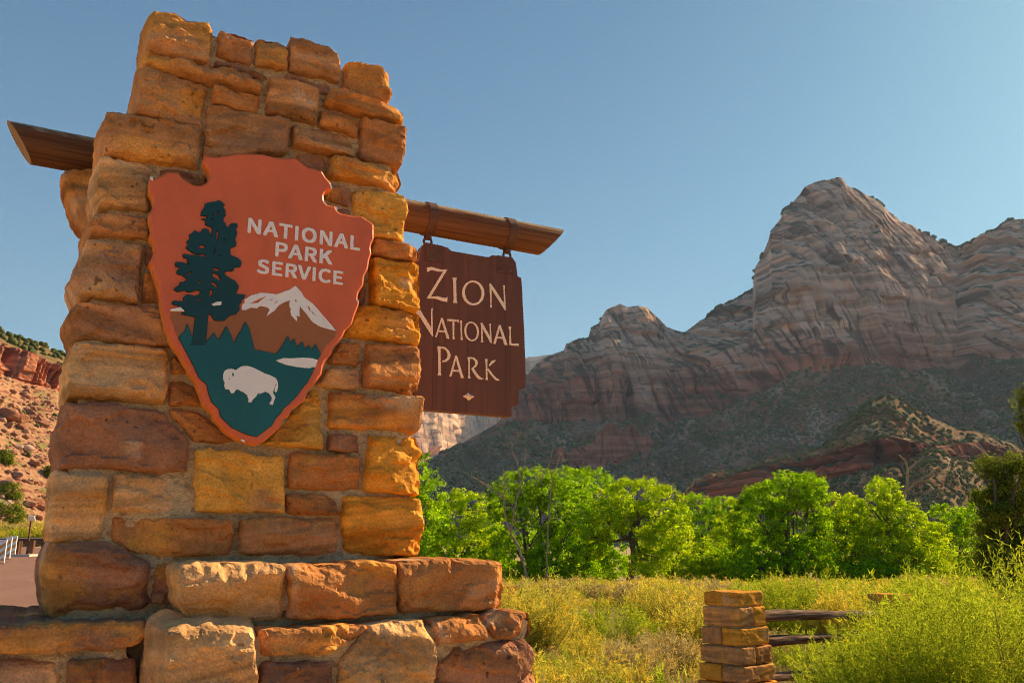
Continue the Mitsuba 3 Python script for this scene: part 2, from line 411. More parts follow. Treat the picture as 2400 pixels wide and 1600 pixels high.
def courses(world, lo, hi, z0, z1, seed, tones=(0, 1, 4, 5), clip=None):
    z, k = z0, seed
    while z < z1 - .05:
        hh = rng.uniform(.16, .26)
        if z + hh > z1 - .08:
            hh = z1 - z
        a, b_ = (lo(z + hh / 2), hi(z + hh / 2)) if callable(lo) else (lo, hi)
        x = a
        while x < b_ - .04:
            w = rng.uniform(.2, .42)
            if x + w > b_ - .12:
                w = b_ - x
            pg = np.array([(x + .012, z + .012), (x + w - .012, z + .012), (x + w - .012, z + hh - .012), (x + .012, z + hh - .012)])
            m, uv = rock(pg, 0, 1000 + k, rng.choice(tones), .012, dep=.06, h=.02, world=world)
            put(PIL + '__stone', m, 'mat_stone', False, uv=uv)
            k += 1
            x += w
        z += hh
    return k


mb = main.bounds


def span(z, side):
    c = face.intersection(LineString([(-3, z), (4, z)]))
    return c.bounds[0 if side < 0 else 2] if not c.is_empty else (mb[0] if side < 0 else mb[2])


ztop = on_face([(700, 200)], D0)[0, 1] - .1
kk = courses(lambda s, o, z: face_world(np.vectorize(lambda q: span(q, -1))(z) - o, -np.asarray(s), z, D0), .42, .80, zb, ztop, 0)
kk = courses(lambda s, o, z: face_world(np.vectorize(lambda q: span(q, 1))(z) + o, -np.asarray(s), z, D0), .36, .80, zb, ztop, kk)
kk = courses(lambda s, o, z: face_world(s, -.82 - np.asarray(o), z, D0), lambda z: span(z, -1), lambda z: span(z, 1), zb, ztop, kk)
zl = on_face([(800, 1625)], DL)[0, 1]
kk = courses(lambda s, o, z: face_world(s, np.asarray(o) - .01, z, DL), low.bounds[0], low.bounds[2], .0, zl, kk)
zl = on_face([(100, 1625)], DB)[0, 1]
kk = courses(lambda s, o, z: face_world(s, np.asarray(o) - .01, z, DB), lw.bounds[0], low.bounds[0] - .02, .0, zl, kk)

# ================================================================ painted signs, beam
def Zm(ox, oy, k, pts):
    """Coordinates read off an enlargement of the photograph (origin, scale) -> photo pixels."""
    return [(ox + x / k, oy + y / k) for x, y in pts]


def prism(pg, d, out0, out1):
    """Polygon (along, height) on the plane at d, extruded from out0 to out1 towards the viewer."""
    ms = []
    for g in getattr(pg, 'geoms', [pg]):
        if g.geom_type != 'Polygon' or g.area < 1e-7:
            continue
        m = trimesh.creation.extrude_polygon(g, 1.0, engine='earcut')
        v = np.array(m.vertices)
        ms.append((face_world(v[:, 0], out0 + v[:, 2] * (out1 - out0), v[:, 1], d), np.array(m.faces)))
    return merge(ms)


def plane_poly(px, d, holes=()):
    p = Polygon(on_face(px, d)).buffer(0)
    for h in holes:
        p = p.difference(Polygon(on_face(h, d)).buffer(0))
    return p


def plate(pg, d, out0, out1, bev=.005):
    """A board with a bevelled front edge."""
    ring = shapely.geometry.polygon.orient(pg, 1).exterior
    n = int(ring.length / .008)
    b = np.array([ring.interpolate(k / n, normalized=True).coords[0] for k in range(n)])
    tn = np.roll(b, -1, 0) - np.roll(b, 1, 0)
    nor = np.stack([tn[:, 1], -tn[:, 0]], 1)
    nor /= np.linalg.norm(nor, axis=1, keepdims=True) + 1e-9
    q = b - nor * bev * (1 + .5 * (vfbm(np.c_[b * 60, b[:, 0] * 0], 2, 3) - .5))[:, None]
    vs = np.vstack([face_world(b[:, 0], out0, b[:, 1], d), face_world(b[:, 0], out1 - bev, b[:, 1], d), face_world(q[:, 0], out1, q[:, 1], d)])
    k, j = np.arange(n), np.roll(np.arange(n), -1)
    fs = [np.vstack([np.stack([a + k, a + j, a + n + j], 1), np.stack([a + k, a + n + j, a + n + k], 1)]) for a in (0, n)]
    cap = prism(Polygon(q).buffer(0), d, out1 - .0004, out1)
    return merge([(vs, np.vstack(fs)), cap])


def paint(key, c, rough=.45, wear=.10, bump=.0006):
    c = [float(x) for x in c]

    def col(p, n, uv):
        f = fbm(p.x * 14, p.y * 14, p.z * 6, 4)
        g = noise(p.x * 500, p.y * 500, p.z * 500)
        return mi.Color3f(*c) * (1 - wear + 2 * wear * f) * (.93 + .14 * g)
    return material(key, principled(mikit.proc(col), rough, .4), lambda p, n, uv: fbm(p.x * 160, p.y * 160, p.z * 60, 3), bump)


paint('mat_arrow', (.60, .125, .042), wear=.16)
paint('mat_arrow_side', (.66, .21, .04))
paint('mat_mountain', (.30, .105, .030))
paint('mat_green', (.004, .095, .105), wear=.3)
paint('mat_tree', (.003, .042, .046), wear=.25)
paint('mat_edge_shade', (.004, .012, .014))  # colour of the painted edge shadow on the emblem
paint('mat_white', (.74, .72, .70), wear=.05)
paint('mat_cream', (.80, .66, .50), wear=.08)

A1, A2, A3, A4 = (300, 330, 3.92), (300, 680, 3.92), (380, 450, 4.5714), (380, 600, 4.5714)
DA = D0 - .085
ARROW = [(481,364),(504,368),(524.5,366),(545,361.5),(580.6,359),(619,362),(639,367),(665,371),(693,369.5),(708,382),(721,391),(744,397.6),(755,400),(762,413),(774.5,427),(779.6,440),(774,443),(767,445),(761.5,451),(759,459),(759.5,468),(763,475),(767,479),(772,481),(785,483),(787,488),(791,494),(797.5,499),(810,502),(831,506),(848.5,506),(861,515),(876.5,525),(876.5,559.6),(871,570),(869,580),(871.4,592.8),(866,608),(862.5,631),(853.6,646),(852,667),(841,684.6),(838,700),(842,709),(838,723),(830.6,741),(825.5,759),(810,774),(804,787),(795,800),(782,812.6),(777,828),(762,846),(756.6,861),(754,876),(739,897),(721,915),(714.5,937.6),(682.6,960.6),(677.5,973),(665,981),(657,999),(644,1011.6),(619,1033),(601,1041),(578,1034),(555,1025.7),(529.6,1009),(517,992.5),(504,981),(500,966),(489,955.5),(478.6,945),(476,932.6),(466,909.6),(463,897),(453,881.5),(443,869),(441.6,858.6),(432.6,848),(422.4,828),(410,812.7),(398,792),(397,779.5),(389,767),(388,754),(384,741),(379,718),(376.5,693),(370,662),(361,636),(355,618),(350,617),(359,600),(364,585),(361,567),(352,554.5),(357,534),(352,514),(350,501),(359,488),(362.5,473),(358.7,457.6),(351,445),(352,417),(364,417),(379,412),(394,403),(417,404),(430,419),(453,432),(462,434.5),(471,434.6),(479,432),(486,427),(491,421),(493,413),(493,405),(490,397),(484,389),(477,378.5)]
ARR = thing('arrowhead_sign', 'large red brown arrowhead emblem with white lettering, tree, mountain and bison', 'sign')
arrow = plane_poly(ARROW, DA)
put(ARR + '__board', prism(arrow.buffer(.0015), DA, -.052, -.0075), 'mat_arrow_side')
put(ARR + '__face', plate(arrow, DA, -.0074, 0), 'mat_arrow')
for pts in ([(351,415),(357,414),(359,424),(353,421)], [(775,431),(779,438),(777,443),(773,436)], [(759,470),(764,477),(762,479),(757,474)], [(787,483),(792,489),(790,493),(785,488)], [(566,1028),(575,1032),(573,1036),(564,1031)], [(838,700),(842,706),(839,710),(836,704)]):
    put(ARR + '__chip', prism(plane_poly(pts, DA), DA, -.002, .0006), 'mat_white')
FIELD = Zm(*A2, [(390,195),(390,250),(420,330),(440,400),(465,440),(490,500),(530,560),(570,630),(600,690),(650,800),(690,835),(725,870),(735,910),(740,950),(770,1030),(805,1060),(835,1090),(850,1160),(900,1220),(950,1262),(1080,1322),(1180,1348),(1240,1300),(1320,1235),(1350,1180),(1400,1130),(1420,1090),(1470,1050),(1550,970),(1590,910),(1650,840),(1680,780),(1700,735),(1740,640),(1765,590),(1800,545),(1830,500),(1895,440),(1915,375),(1840,300),(1700,160),(1600,80),(1535,20),(1480,60),(1380,100),(1200,100),(1060,150),(1030,180),(940,250),(700,300),(480,200)])
field = plane_poly(FIELD, DA).intersection(arrow)
put(ARR + '__mountain', prism(field, DA, -.001, .0020), 'mat_mountain')
SNOW = Zm(*A2, [(1040,180),(1050,130),(1075,115),(1065,90),(1130,50),(1220,25),(1280,30),(1365,42),(1440,12),(1490,-5),(1535,-40),(1590,20),(1620,70),(1700,130),(1760,200),(1830,280),(1912,375),(1840,360),(1750,330),(1690,290),(1630,210),(1578,150),(1572,200),(1576,245),(1545,235),(1552,270),(1545,285),(1525,262),(1500,235),(1490,200),(1495,175),(1480,150),(1485,95),(1440,110),(1400,130),(1375,150),(1350,185),(1270,240),(1300,180),(1270,155),(1210,148),(1180,170),(1140,160),(1110,170),(1080,185)])
SNOWH = [Zm(*A2, h) for h in ([(1115,122),(1275,52),(1190,118),(1160,122)], [(1290,95),(1338,78),(1312,97)], [(1333,128),(1382,92),(1360,118)], [(1530,83),(1558,108),(1530,106)], [(1643,140),(1668,160),(1672,185),(1700,205),(1728,250),(1690,210),(1680,195),(1665,190)], [(1778,255),(1798,280),(1788,280)])]
put(ARR + '__snowfield', prism(plane_poly(SNOW, DA, SNOWH), DA, .001, .0035), 'mat_white')


def serrate(pts, step=7, amp=3.2):
    """The little teeth along a painted conifer's edges."""
    out = []
    for (x0, y0), (x1, y1) in zip(pts[:-1], pts[1:]):
        n = max(1, int(math.hypot(x1 - x0, y1 - y0) / step))
        for k in range(n):
            t = k / n
            out.append((x0 + (x1 - x0) * t + (amp if k % 2 else -amp) * (1 if k else 0), y0 + (y1 - y0) * t))
    return out + [pts[-1]]


C_L = serrate([(465,440),(497,400),(525,370),(543,318),(562,370),(578,428)])
C_M = serrate([(725,470),(750,440),(785,395),(815,450),(832,455),(860,410),(900,337),(930,400),(950,440),(960,488),(976,488),(1000,430),(1040,370),(1075,298),(1105,350),(1125,430),(1145,490),(1152,545)])
C_R = serrate([(1352,590),(1400,540),(1440,470),(1466,428),(1490,492),(1521,452),(1550,530),(1596,478),(1625,550),(1656,508),(1690,550),(1717,498),(1742,550),(1765,587)])
GREEN = Zm(*A2, C_L + [(590,425),(600,490),(718,490)] + C_M + C_R + [(1740,640),(1700,735),(1650,840),(1590,910),(1550,970),(1470,1050),(1420,1090),(1400,1130),(1350,1180),(1320,1238),(1180,1346),(1080,1320),(950,1260),(850,1160),(835,1090),(770,1030),(740,950),(725,870),(650,800),(600,690),(530,560)])
TREE3 = [(600,98),(625,105),(650,128),(665,140),(645,165),(670,200),(672,260),(650,290),(645,315),(670,335),(680,375),(705,390),(720,365),(745,342),(795,345),(802,372),(785,400),(797,440),(785,490),(772,510),(790,550),(785,582),(735,600),(720,620),(728,680),(770,700),(810,715),(838,742),(845,765),(830,805),(770,808),(755,845),(725,852),(700,840)]
TREE4 = [(690,165),(657,180),(682,220),(780,275),(817,328),(800,370),(772,405),(850,420),(885,422),(870,455),(848,470),(842,500),(820,530),(822,580),(800,602),(790,622),(740,630),(690,662),(660,692),(570,694),(550,680),(520,630),(490,622),(478,760),(462,960),(300,960),(330,850),(356,655),(260,636),(205,625),(212,612),(250,610),(240,575),(205,552),(160,530),(115,522),(105,508),(120,485),(200,492),(237,490),(222,455),(250,425),(280,416),(345,436),(395,420),(412,385),(380,368),(335,372),(325,385),(300,388),(260,385),(235,358),(222,375),(160,385),(125,362),(145,340),(190,312),(188,290),(240,280),(272,255),(240,230),(205,205),(170,200),(152,180),(165,158),(188,128),(180,120),(145,115),(140,85),(155,68),(200,72),(260,90),(300,97),(275,78)]
TREE3B = [(268,735),(265,715),(232,708),(218,680),(242,670),(300,682),(380,680),(440,703),(467,685),(440,668),(350,665),(300,640),(255,600),(270,580),(287,565),(260,542),(290,515),(297,490),(288,465),(330,445),(345,420),(385,437),(425,435),(430,405),(460,398),(490,410),(505,440),(515,492),(530,450),(537,400),(515,368),(500,375),(460,352),(467,310),(422,296),(482,288),(478,262),(412,255),(425,210),(455,165),(460,132),(520,118),(575,110)]
TREE = Zm(*A3, TREE3) + Zm(*A4, TREE4) + Zm(*A3, TREE3B)


def oval(cx, cy, rx, ry, rot=0, n=14):
    c, s = math.cos(rot), math.sin(rot)
    return [(cx + rx * math.cos(t) * c - ry * math.sin(t) * s, cy + rx * math.cos(t) * s + ry * math.sin(t) * c) for t in np.arange(n) * 2 * np.pi / n]


GAPS = [Zm(*A3, h) for h in (oval(597, 235, 11, 25, .15), oval(537, 255, 9, 15), oval(533, 298, 11, 11), [(580,415),(604,425),(603,470),(590,515),(570,542),(572,490)], oval(660, 513, 17, 8, -.3), oval(657, 553, 17, 10, -.3), oval(425, 591, 35, 22, .1), [(557,598),(571,602),(561,672),(545,668)], oval(617, 687, 18, 7))]
GAPS += [Zm(*A4, h) for h in ([(542,124),(580,132),(622,148),(602,172),(540,155)], [(526,180),(560,186),(592,202),(626,245),(626,278),(592,262),(540,230)], [(520,282),(545,278),(575,300),(596,332),(592,350),(560,335),(522,302)], [(508,358),(540,368),(543,400),(515,442),(498,430)], oval(388, 467, 15, 20), oval(400, 285, 23, 14, .4), [(250,205),(275,182),(312,168),(317,182),(290,203),(255,210)])]
ground_p = plane_poly(GREEN, DA).intersection(arrow)
tree_p = plane_poly(TREE, DA, GAPS)
green = ground_p.union(tree_p).intersection(arrow)
put(ARR + '__outline', prism(green.buffer(.0013), DA, .001, .0042), 'mat_edge_shade')  # dark layer painting the shadow along the edges of the green shapes
put(ARR + '__meadow', prism(ground_p, DA, .002, .0060), 'mat_green')
put(ARR + '__tree', prism(tree_p, DA, .002, .0066), 'mat_tree')
WH = [Zm(*A4, [(526,522),(580,497),(636,492),(626,530),(545,538)]), Zm(*A4, [(86,576),(195,553),(237,598),(90,594)]), Zm(*A2, [(1352,650),(1420,628),(1500,630),(1600,622),(1690,630),(1738,645),(1715,712),(1690,708),(1660,720),(1560,710),(1450,690)])]
for w, nm in zip(WH, ('snow_patch', 'snow_patch', 'lake')):
    put(ARR + '__' + nm, prism(plane_poly(w, DA), DA, .002, .0078), 'mat_white')
BIS = Zm(*A2, [(869,800),(872,770),(880,748),(900,732),(925,726),(950,726),(975,733),(990,738),(1005,722),(1030,706),(1060,699),(1090,699),(1150,716),(1220,752),(1260,772),(1300,783),(1350,808),(1370,840),(1374,890),(1364,930),(1352,942),(1341,930),(1345,900),(1358,870),(1358,848),(1348,880),(1337,905),(1326,945),(1350,985),(1335,1020),(1327,1054),(1294,1050),(1300,1030),(1316,1012),(1315,985),(1290,947),(1255,935),(1205,956),(1197,942),(1175,975),(1140,1008),(1129,1033),(1097,1030),(1103,1005),(1090,965),(1060,942),(1000,912),(985,920),(968,948),(945,948),(925,915),(890,911),(878,880),(886,850),(872,830)])
BISH = [Zm(*A2, [(952,790),(953,770),(957,757),(970,775),(966,797)]), Zm(*A2, [(914,818),(924,813),(934,818),(924,823)])]
put(ARR + '__bison', prism(plane_poly(BIS, DA, BISH), DA, .002, .0080), 'mat_white')

GLYPHS = json.loads('''{"N":[197,[[136,-7],[58,128],[59,-8],[20,-8],[20,208],[61,207],[138,73],[138,208],[177,208],[177,-8]]],"A":[166,[[-6,9],[61,208],[104,208],[172,9],[172,-8],[130,-8],[112,53],[53,53],[34,-8],[-6,-8]],[[64,88],[100,88],[82,147],[82,147]]],"T":[163,[[62,171],[1,171],[1,208],[162,208],[162,171],[102,171],[102,-8],[62,-8]]],"I":[80,[[20,208],[60,208],[60,-8],[20,-8]]],"O":[202,[[10,70],[9,124],[11,137],[16,157],[24,173],[32,183],[42,193],[55,202],[71,208],[88,211],[115,211],[135,208],[148,202],[163,191],[174,179],[182,165],[189,147],[194,120],[194,82],[191,60],[184,40],[175,22],[160,7],[144,-4],[133,-8],[120,-11],[88,-11],[69,-8],[50,1],[32,16],[22,31],[13,53]],[[50,93],[53,73],[58,60],[66,48],[76,37],[88,30],[99,27],[109,28],[122,33],[133,43],[142,55],[148,72],[152,86],[153,104],[151,118],[147,135],[140,148],[127,163],[110,172],[98,173],[81,167],[67,154],[57,138],[51,115]]],"L":[148,[[20,208],[60,208],[60,29],[148,29],[148,-8],[20,-8]]],"P":[173,[[20,208],[101,208],[128,203],[146,195],[155,187],[162,177],[166,163],[167,126],[165,117],[159,101],[148,88],[133,79],[116,74],[101,72],[60,72],[60,-8],[20,-8]],[[60,108],[82,108],[96,109],[106,112],[117,119],[123,129],[126,139],[125,148],[120,158],[114,164],[102,169],[82,172],[60,172]]],"R":[173,[[20,208],[106,208],[119,206],[133,202],[145,197],[159,183],[164,174],[167,160],[168,135],[164,115],[158,102],[149,92],[130,82],[173,8],[173,-8],[130,-8],[81,78],[60,78],[60,-8],[20,-8]],[[60,112],[93,113],[105,117],[114,122],[122,131],[127,142],[126,149],[122,157],[113,165],[100,170],[86,172],[60,172]]],"K":[176,[[20,208],[60,208],[60,125],[129,208],[173,208],[173,192],[121,130],[116,122],[182,10],[182,-8],[139,-8],[86,86],[60,56],[60,-8],[20,-8]]],"S":[163,[[6,18],[6,34],[20,51],[36,51],[48,40],[62,32],[75,28],[87,27],[99,30],[108,36],[113,42],[117,51],[112,62],[105,69],[91,77],[43,98],[33,105],[22,116],[16,132],[15,162],[18,178],[25,188],[33,197],[47,205],[59,209],[72,211],[99,211],[111,209],[128,203],[144,194],[151,187],[151,171],[139,156],[123,156],[115,162],[103,169],[91,173],[83,173],[73,171],[66,167],[59,160],[57,152],[62,142],[70,135],[130,108],[140,101],[151,89],[155,81],[158,69],[158,42],[156,28],[148,13],[136,2],[117,-8],[97,-11],[69,-11],[53,-9],[36,-3],[19,6]]],"E":[160,[[20,208],[150,208],[150,171],[60,171],[60,123],[136,123],[136,87],[60,87],[60,29],[153,29],[153,-8],[20,-8]]],"V":[157,[[-7,191],[-7,208],[34,208],[79,56],[123,208],[164,208],[164,192],[101,-8],[57,-8]]],"C":[174,[[10,69],[9,123],[12,142],[16,153],[22,168],[30,179],[39,190],[52,199],[65,206],[80,210],[91,211],[118,211],[129,209],[143,204],[154,198],[167,187],[167,171],[153,155],[138,155],[125,167],[107,173],[94,172],[79,164],[66,152],[57,137],[52,119],[49,102],[52,81],[58,60],[68,45],[75,38],[83,32],[95,28],[107,27],[117,29],[127,34],[136,41],[142,48],[158,48],[161,46],[172,33],[172,17],[162,7],[152,0],[133,-8],[117,-11],[81,-10],[64,-6],[52,0],[36,13],[22,32],[13,54]]]}''')


def letters(text, p0, p1, cap_px, d, out0, out1, key, bsdf, track=14):
    """Raised letters on the plane at d between two photo points on the baseline; capitals as tall as cap_px at the start."""
    (s0, z0), (s1, z1) = on_face([p0, p1], d)
    zc = on_face([cap_px], d)[0, 1]
    width = sum(GLYPHS[c][0] + track for c in text) - track
    kx, kz = (s1 - s0) / width, (zc - z0) / 200
    x = 0
    for c in text:
        g = GLYPHS[c]
        cv = lambda ring: [(s0 + (x + a) * kx, (z0 + z1) / 2 + b * kz) for a, b in ring]  # noqa: E731
        p = Polygon(cv(g[1]))
        for hole in g[2:]:
            p = p.difference(Polygon(cv(hole)).buffer(0))
        put(key, prism(p.buffer(0), d, out0, out1), bsdf)
        x += g[0] + track


letters('NATIONAL', (575.5, 543.5), (843, 586.5), (580, 512), DA, 0, .003, ARR + '__letter', 'mat_white')
letters('PARK', (640.5, 599), (776.5, 619.5), (645, 568), DA, 0, .003, ARR + '__letter', 'mat_white')
letters('SERVICE', (600.5, 638.5), (804, 667), (604, 608.5), DA, 0, .003, ARR + '__letter', 'mat_white')

# ---------------------------------------------------------------- the beam through the pillar
DBM = D0 + .46


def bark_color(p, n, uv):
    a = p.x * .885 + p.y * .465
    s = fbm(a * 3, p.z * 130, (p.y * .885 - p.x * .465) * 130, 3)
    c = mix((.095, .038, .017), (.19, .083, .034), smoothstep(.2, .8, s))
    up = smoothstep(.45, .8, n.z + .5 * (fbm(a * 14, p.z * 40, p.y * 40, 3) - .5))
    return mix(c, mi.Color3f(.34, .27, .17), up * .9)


def wood_bump(p, n, uv):
    return fbm((p.x * .885 + p.y * .465) * 6, p.z * 190, (p.y * .885 - p.x * .465) * 190, 3)


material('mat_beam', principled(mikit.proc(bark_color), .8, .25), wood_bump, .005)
material('mat_beam_end', principled(mikit.proc(lambda p, n, uv: mix((.20, .12, .06), (.42, .28, .15), fbm(p.x * 60, p.y * 60, p.z * 25, 3))), .9, .1), wood_bump, .004)
material('mat_iron', principled(mikit.proc(lambda p, n, uv: mix((.060, .026, .015), (.135, .058, .030), fbm(p.x * 70, p.y * 70, p.z * 70, 3))), .6, .4), lambda p, n, uv: fbm(p.x * 200, p.y * 200, p.z * 200, 2), .001)
tl, bl, tr, br = on_face([(15, 298), (73, 391), (1317, 539), (1266, 592)], DBM)
zt, zb_ = (tl[1] + tr[1]) / 2, (bl[1] + br[1]) / 2
mid = on_face([(975, 470), (975, 543)], DBM)
zt, zb_ = mid[0, 1] * .5 + zt * .5, mid[1, 1] * .5 + zb_ * .5
rb, zc = (zt - zb_) / 2, (zt + zb_) / 2
BEAM = thing('wooden_beam', 'dark round log beam running through the stone pillar, ends cut at a slant', 'beam')
nu, nv = 120, 40
tt = np.linspace(0, 1, nu)[:, None]
ph = np.linspace(0, 2 * np.pi, nv, endpoint=False)[None]
wob = 1 + .07 * (vfbm(np.stack(np.broadcast_arrays(np.cos(ph) * 1.6, np.sin(ph) * 1.6, tt * 3), -1), 3, 4) - .5) + .05 * (vfbm(np.stack(np.broadcast_arrays(np.cos(ph) * 6, np.sin(ph) * 6, tt * 5), -1), 2, 8) - .5)
hz = np.sin(ph) * rb * wob
left_s = tl[0] + (zt - (zc + hz)) / (2 * rb) * (bl[0] - tl[0])
right_s = tr[0] + (zt - (zc + hz)) / (2 * rb) * (br[0] - tr[0])
sv = left_s + (right_s - left_s) * tt
bv = face_world(sv, np.cos(ph) * rb * wob, zc + hz, DBM).reshape(-1, 3)
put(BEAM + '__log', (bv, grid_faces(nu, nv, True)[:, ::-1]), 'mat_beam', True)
for ring in (bv[:nv], bv[-nv:]):
    k = np.arange(nv)
    put(BEAM + '__cut_end', (np.vstack([ring, ring.mean(0)]), np.stack([k, (k + 1) % nv, k * 0 + nv], 1)), 'mat_beam_end')

# iron straps, each with a lug and a ring that carries the board
ring_pts = on_face([(996, 560), (1172, 596)], DBM)
board_top = on_face([(1160, 601)], DBM)[0, 1] * .5 + on_face([(1188, 605)], DBM)[0, 1] * .5
STR = []
for k, (px, sd) in enumerate((((1004, 500), 'nearer the pillar'), ((1188, 540), 'nearer the end of the log'))):
    s = on_face([px], DBM)[0, 0]
    st = thing('iron_strap', f'iron strap and ring round the log beam, {sd}', 'strap', 'iron straps on the beam')
    r1, r2, hw = rb * 1.02, rb * 1.075, .019
    ang = np.linspace(0, 2 * np.pi, 40, endpoint=False)
    prof = [(r1, -hw), (r2, -hw), (r2, hw), (r1, hw)]
    v = np.concatenate([face_world(s + b_, a_ * np.cos(ang), zc + a_ * np.sin(ang), DBM) for a_, b_ in prof])
    f = []
    for q in range(4):
        i0, i1, j = q * 40 + np.arange(40), (q + 1) % 4 * 40 + np.arange(40), (np.arange(40) + 1) % 40
        f += [np.stack([i0, i1, (q + 1) % 4 * 40 + j], 1), np.stack([i0, (q + 1) % 4 * 40 + j, q * 40 + j], 1)]
    put(st + '__band', (v, np.vstack(f)), 'mat_iron', 30)
    zl_ = zc - r2 - .016
    for o in (-.011, .011):
        m = prism(sbox(s - .012, zl_, s + .012, zc - r1 + .004), DBM, o - .003, o + .003)
        put(st + '__lug', m, 'mat_iron')
    bolt = [face_world(s + .0, o, zl_ + .008, DBM) for o in (-.020, .020)]
    put(st + '__bolt', tube_mesh(bolt, .007, 8), 'mat_iron')
    zr = (zl_ + .004 + board_top - .004) / 2
    rr_ = max(.018, (zl_ + .004 - board_top + .004) / 2)
    a_ = np.linspace(0, 2 * np.pi, 25)
    put(st + '__ring', tube_mesh([face_world(s + .95 * rr_ * math.cos(t), 0, zr + rr_ * math.sin(t), DBM) for t in a_], .005, 8, False), 'mat_iron', True)
    STR.append((s, zr))

# ---------------------------------------------------------------- the hanging board
B8 = (900, 440, 2.8)
half = on_face(Zm(*B8, [(533,441),(670,467),(695,452),(825,465),(850,500),(862,590),(885,600),(890,650),(897,800),(905,950),(915,1250),(910,1320),(870,1330),(865,1430),(822,1440),(820,1500),(555,1490)]), DBM)
c_s = on_face(Zm(*B8, [(545, 900)]), DBM)[0, 0]
zb0, ztp = half[-2, 1] * .5 + half[-1, 1] * .5, half[0, 1]
half[-2:, 1] = zb0
half[0, 1] = half[1, 1] = (half[0, 1] + half[1, 1]) / 2
hr = [(max(s - c_s, 0), z) for s, z in half]
hr[0] = (0, hr[0][1])
hr[-1] = (0, hr[-1][1])
outline = [(c_s + a, z) for a, z in hr] + [(c_s - a, z) for a, z in hr[::-1]]
board = Polygon(outline).buffer(0)


def brown_color(p, n, uv):
    a = p.x * .885 + p.y * .465
    return mix((.080, .031, .014), (.165, .062, .029), fbm(a * 55, p.y * 5, p.z * 2.5, 5)) * (.9 + .2 * noise(p.x * 400, p.y * 400, p.z * 400))


material('mat_board', principled(mikit.proc(brown_color), .5, .35), lambda p, n, uv: fbm((p.x * .885 + p.y * .465) * 220, p.y * 3, p.z * 8, 3), .0012)
HB = thing('hanging_board', 'brown wooden board with carved cream lettering hanging from the beam by two rings', 'sign')
bb = board.bounds
cuts = [bb[0] - .1] + [on_face(Zm(960, 580, 4.5714, [(x, 500)]), DBM)[0, 0] for x in (246, 602, 1006)] + [bb[2] + .1]
for a, b_ in zip(cuts[:-1], cuts[1:]):
    pl = board.intersection(sbox(a + .0006, 0, b_ - .0006, 9)).buffer(-.0012).buffer(.0012)
    put(HB + '__plank', prism(pl, DBM, -.021, .021), 'mat_board')
put(HB + '__batten', prism(board.buffer(-.03).intersection(sbox(-9, (bb[1] + bb[3]) / 2 - .05, 9, (bb[1] + bb[3]) / 2 + .05)), DBM, -.035, -.0205), 'mat_board')
I5 = (960, 580, 4.5714)
pl_px = on_face(Zm(*I5, [(908, 108), (1078, 120), (1080, 298), (918, 286)]), DBM)
ps, pz0, pz1, pw = pl_px[:, 0].mean() - c_s, pl_px[2:, 1].mean(), pl_px[:2, 1].mean(), (pl_px[1:3, 0].mean() - pl_px[[0, 3], 0].mean()) / 2
for sg in (-1, 1):
    x = c_s + sg * ps
    put(HB + '__corner_plate', prism(sbox(x - pw, pz0, x + pw, pz1), DBM, .0205, .0245), 'mat_iron')
    for a in (-.6, .6):
        for zz in (.2, .8):
            m = trimesh.creation.icosphere(2, .0055)
            v = np.array(m.vertices)
            put(HB + '__rivet', (face_world(x + a * pw + v[:, 0], .0245 + .7 * v[:, 1], pz0 + (pz1 - pz0) * zz + v[:, 2], DBM), np.array(m.faces)), 'mat_iron', True)
    xs_ = STR[0 if sg < 0 else 1][0]
    for o in (-.010, .010):
        put(HB + '__staple', prism(sbox(xs_ + o - .004, board.bounds[3] - .02, xs_ + o + .004, board.bounds[3] + .002), DBM, -.004, .004), 'mat_iron')


def ellring(cx, cy, rx, ry, ix, iy, dx=0, dy=0, n=40, rot=-.12):
    return oval(cx, cy, rx, ry, rot, n), oval(cx + dx, cy + dy, ix, iy, rot, n)


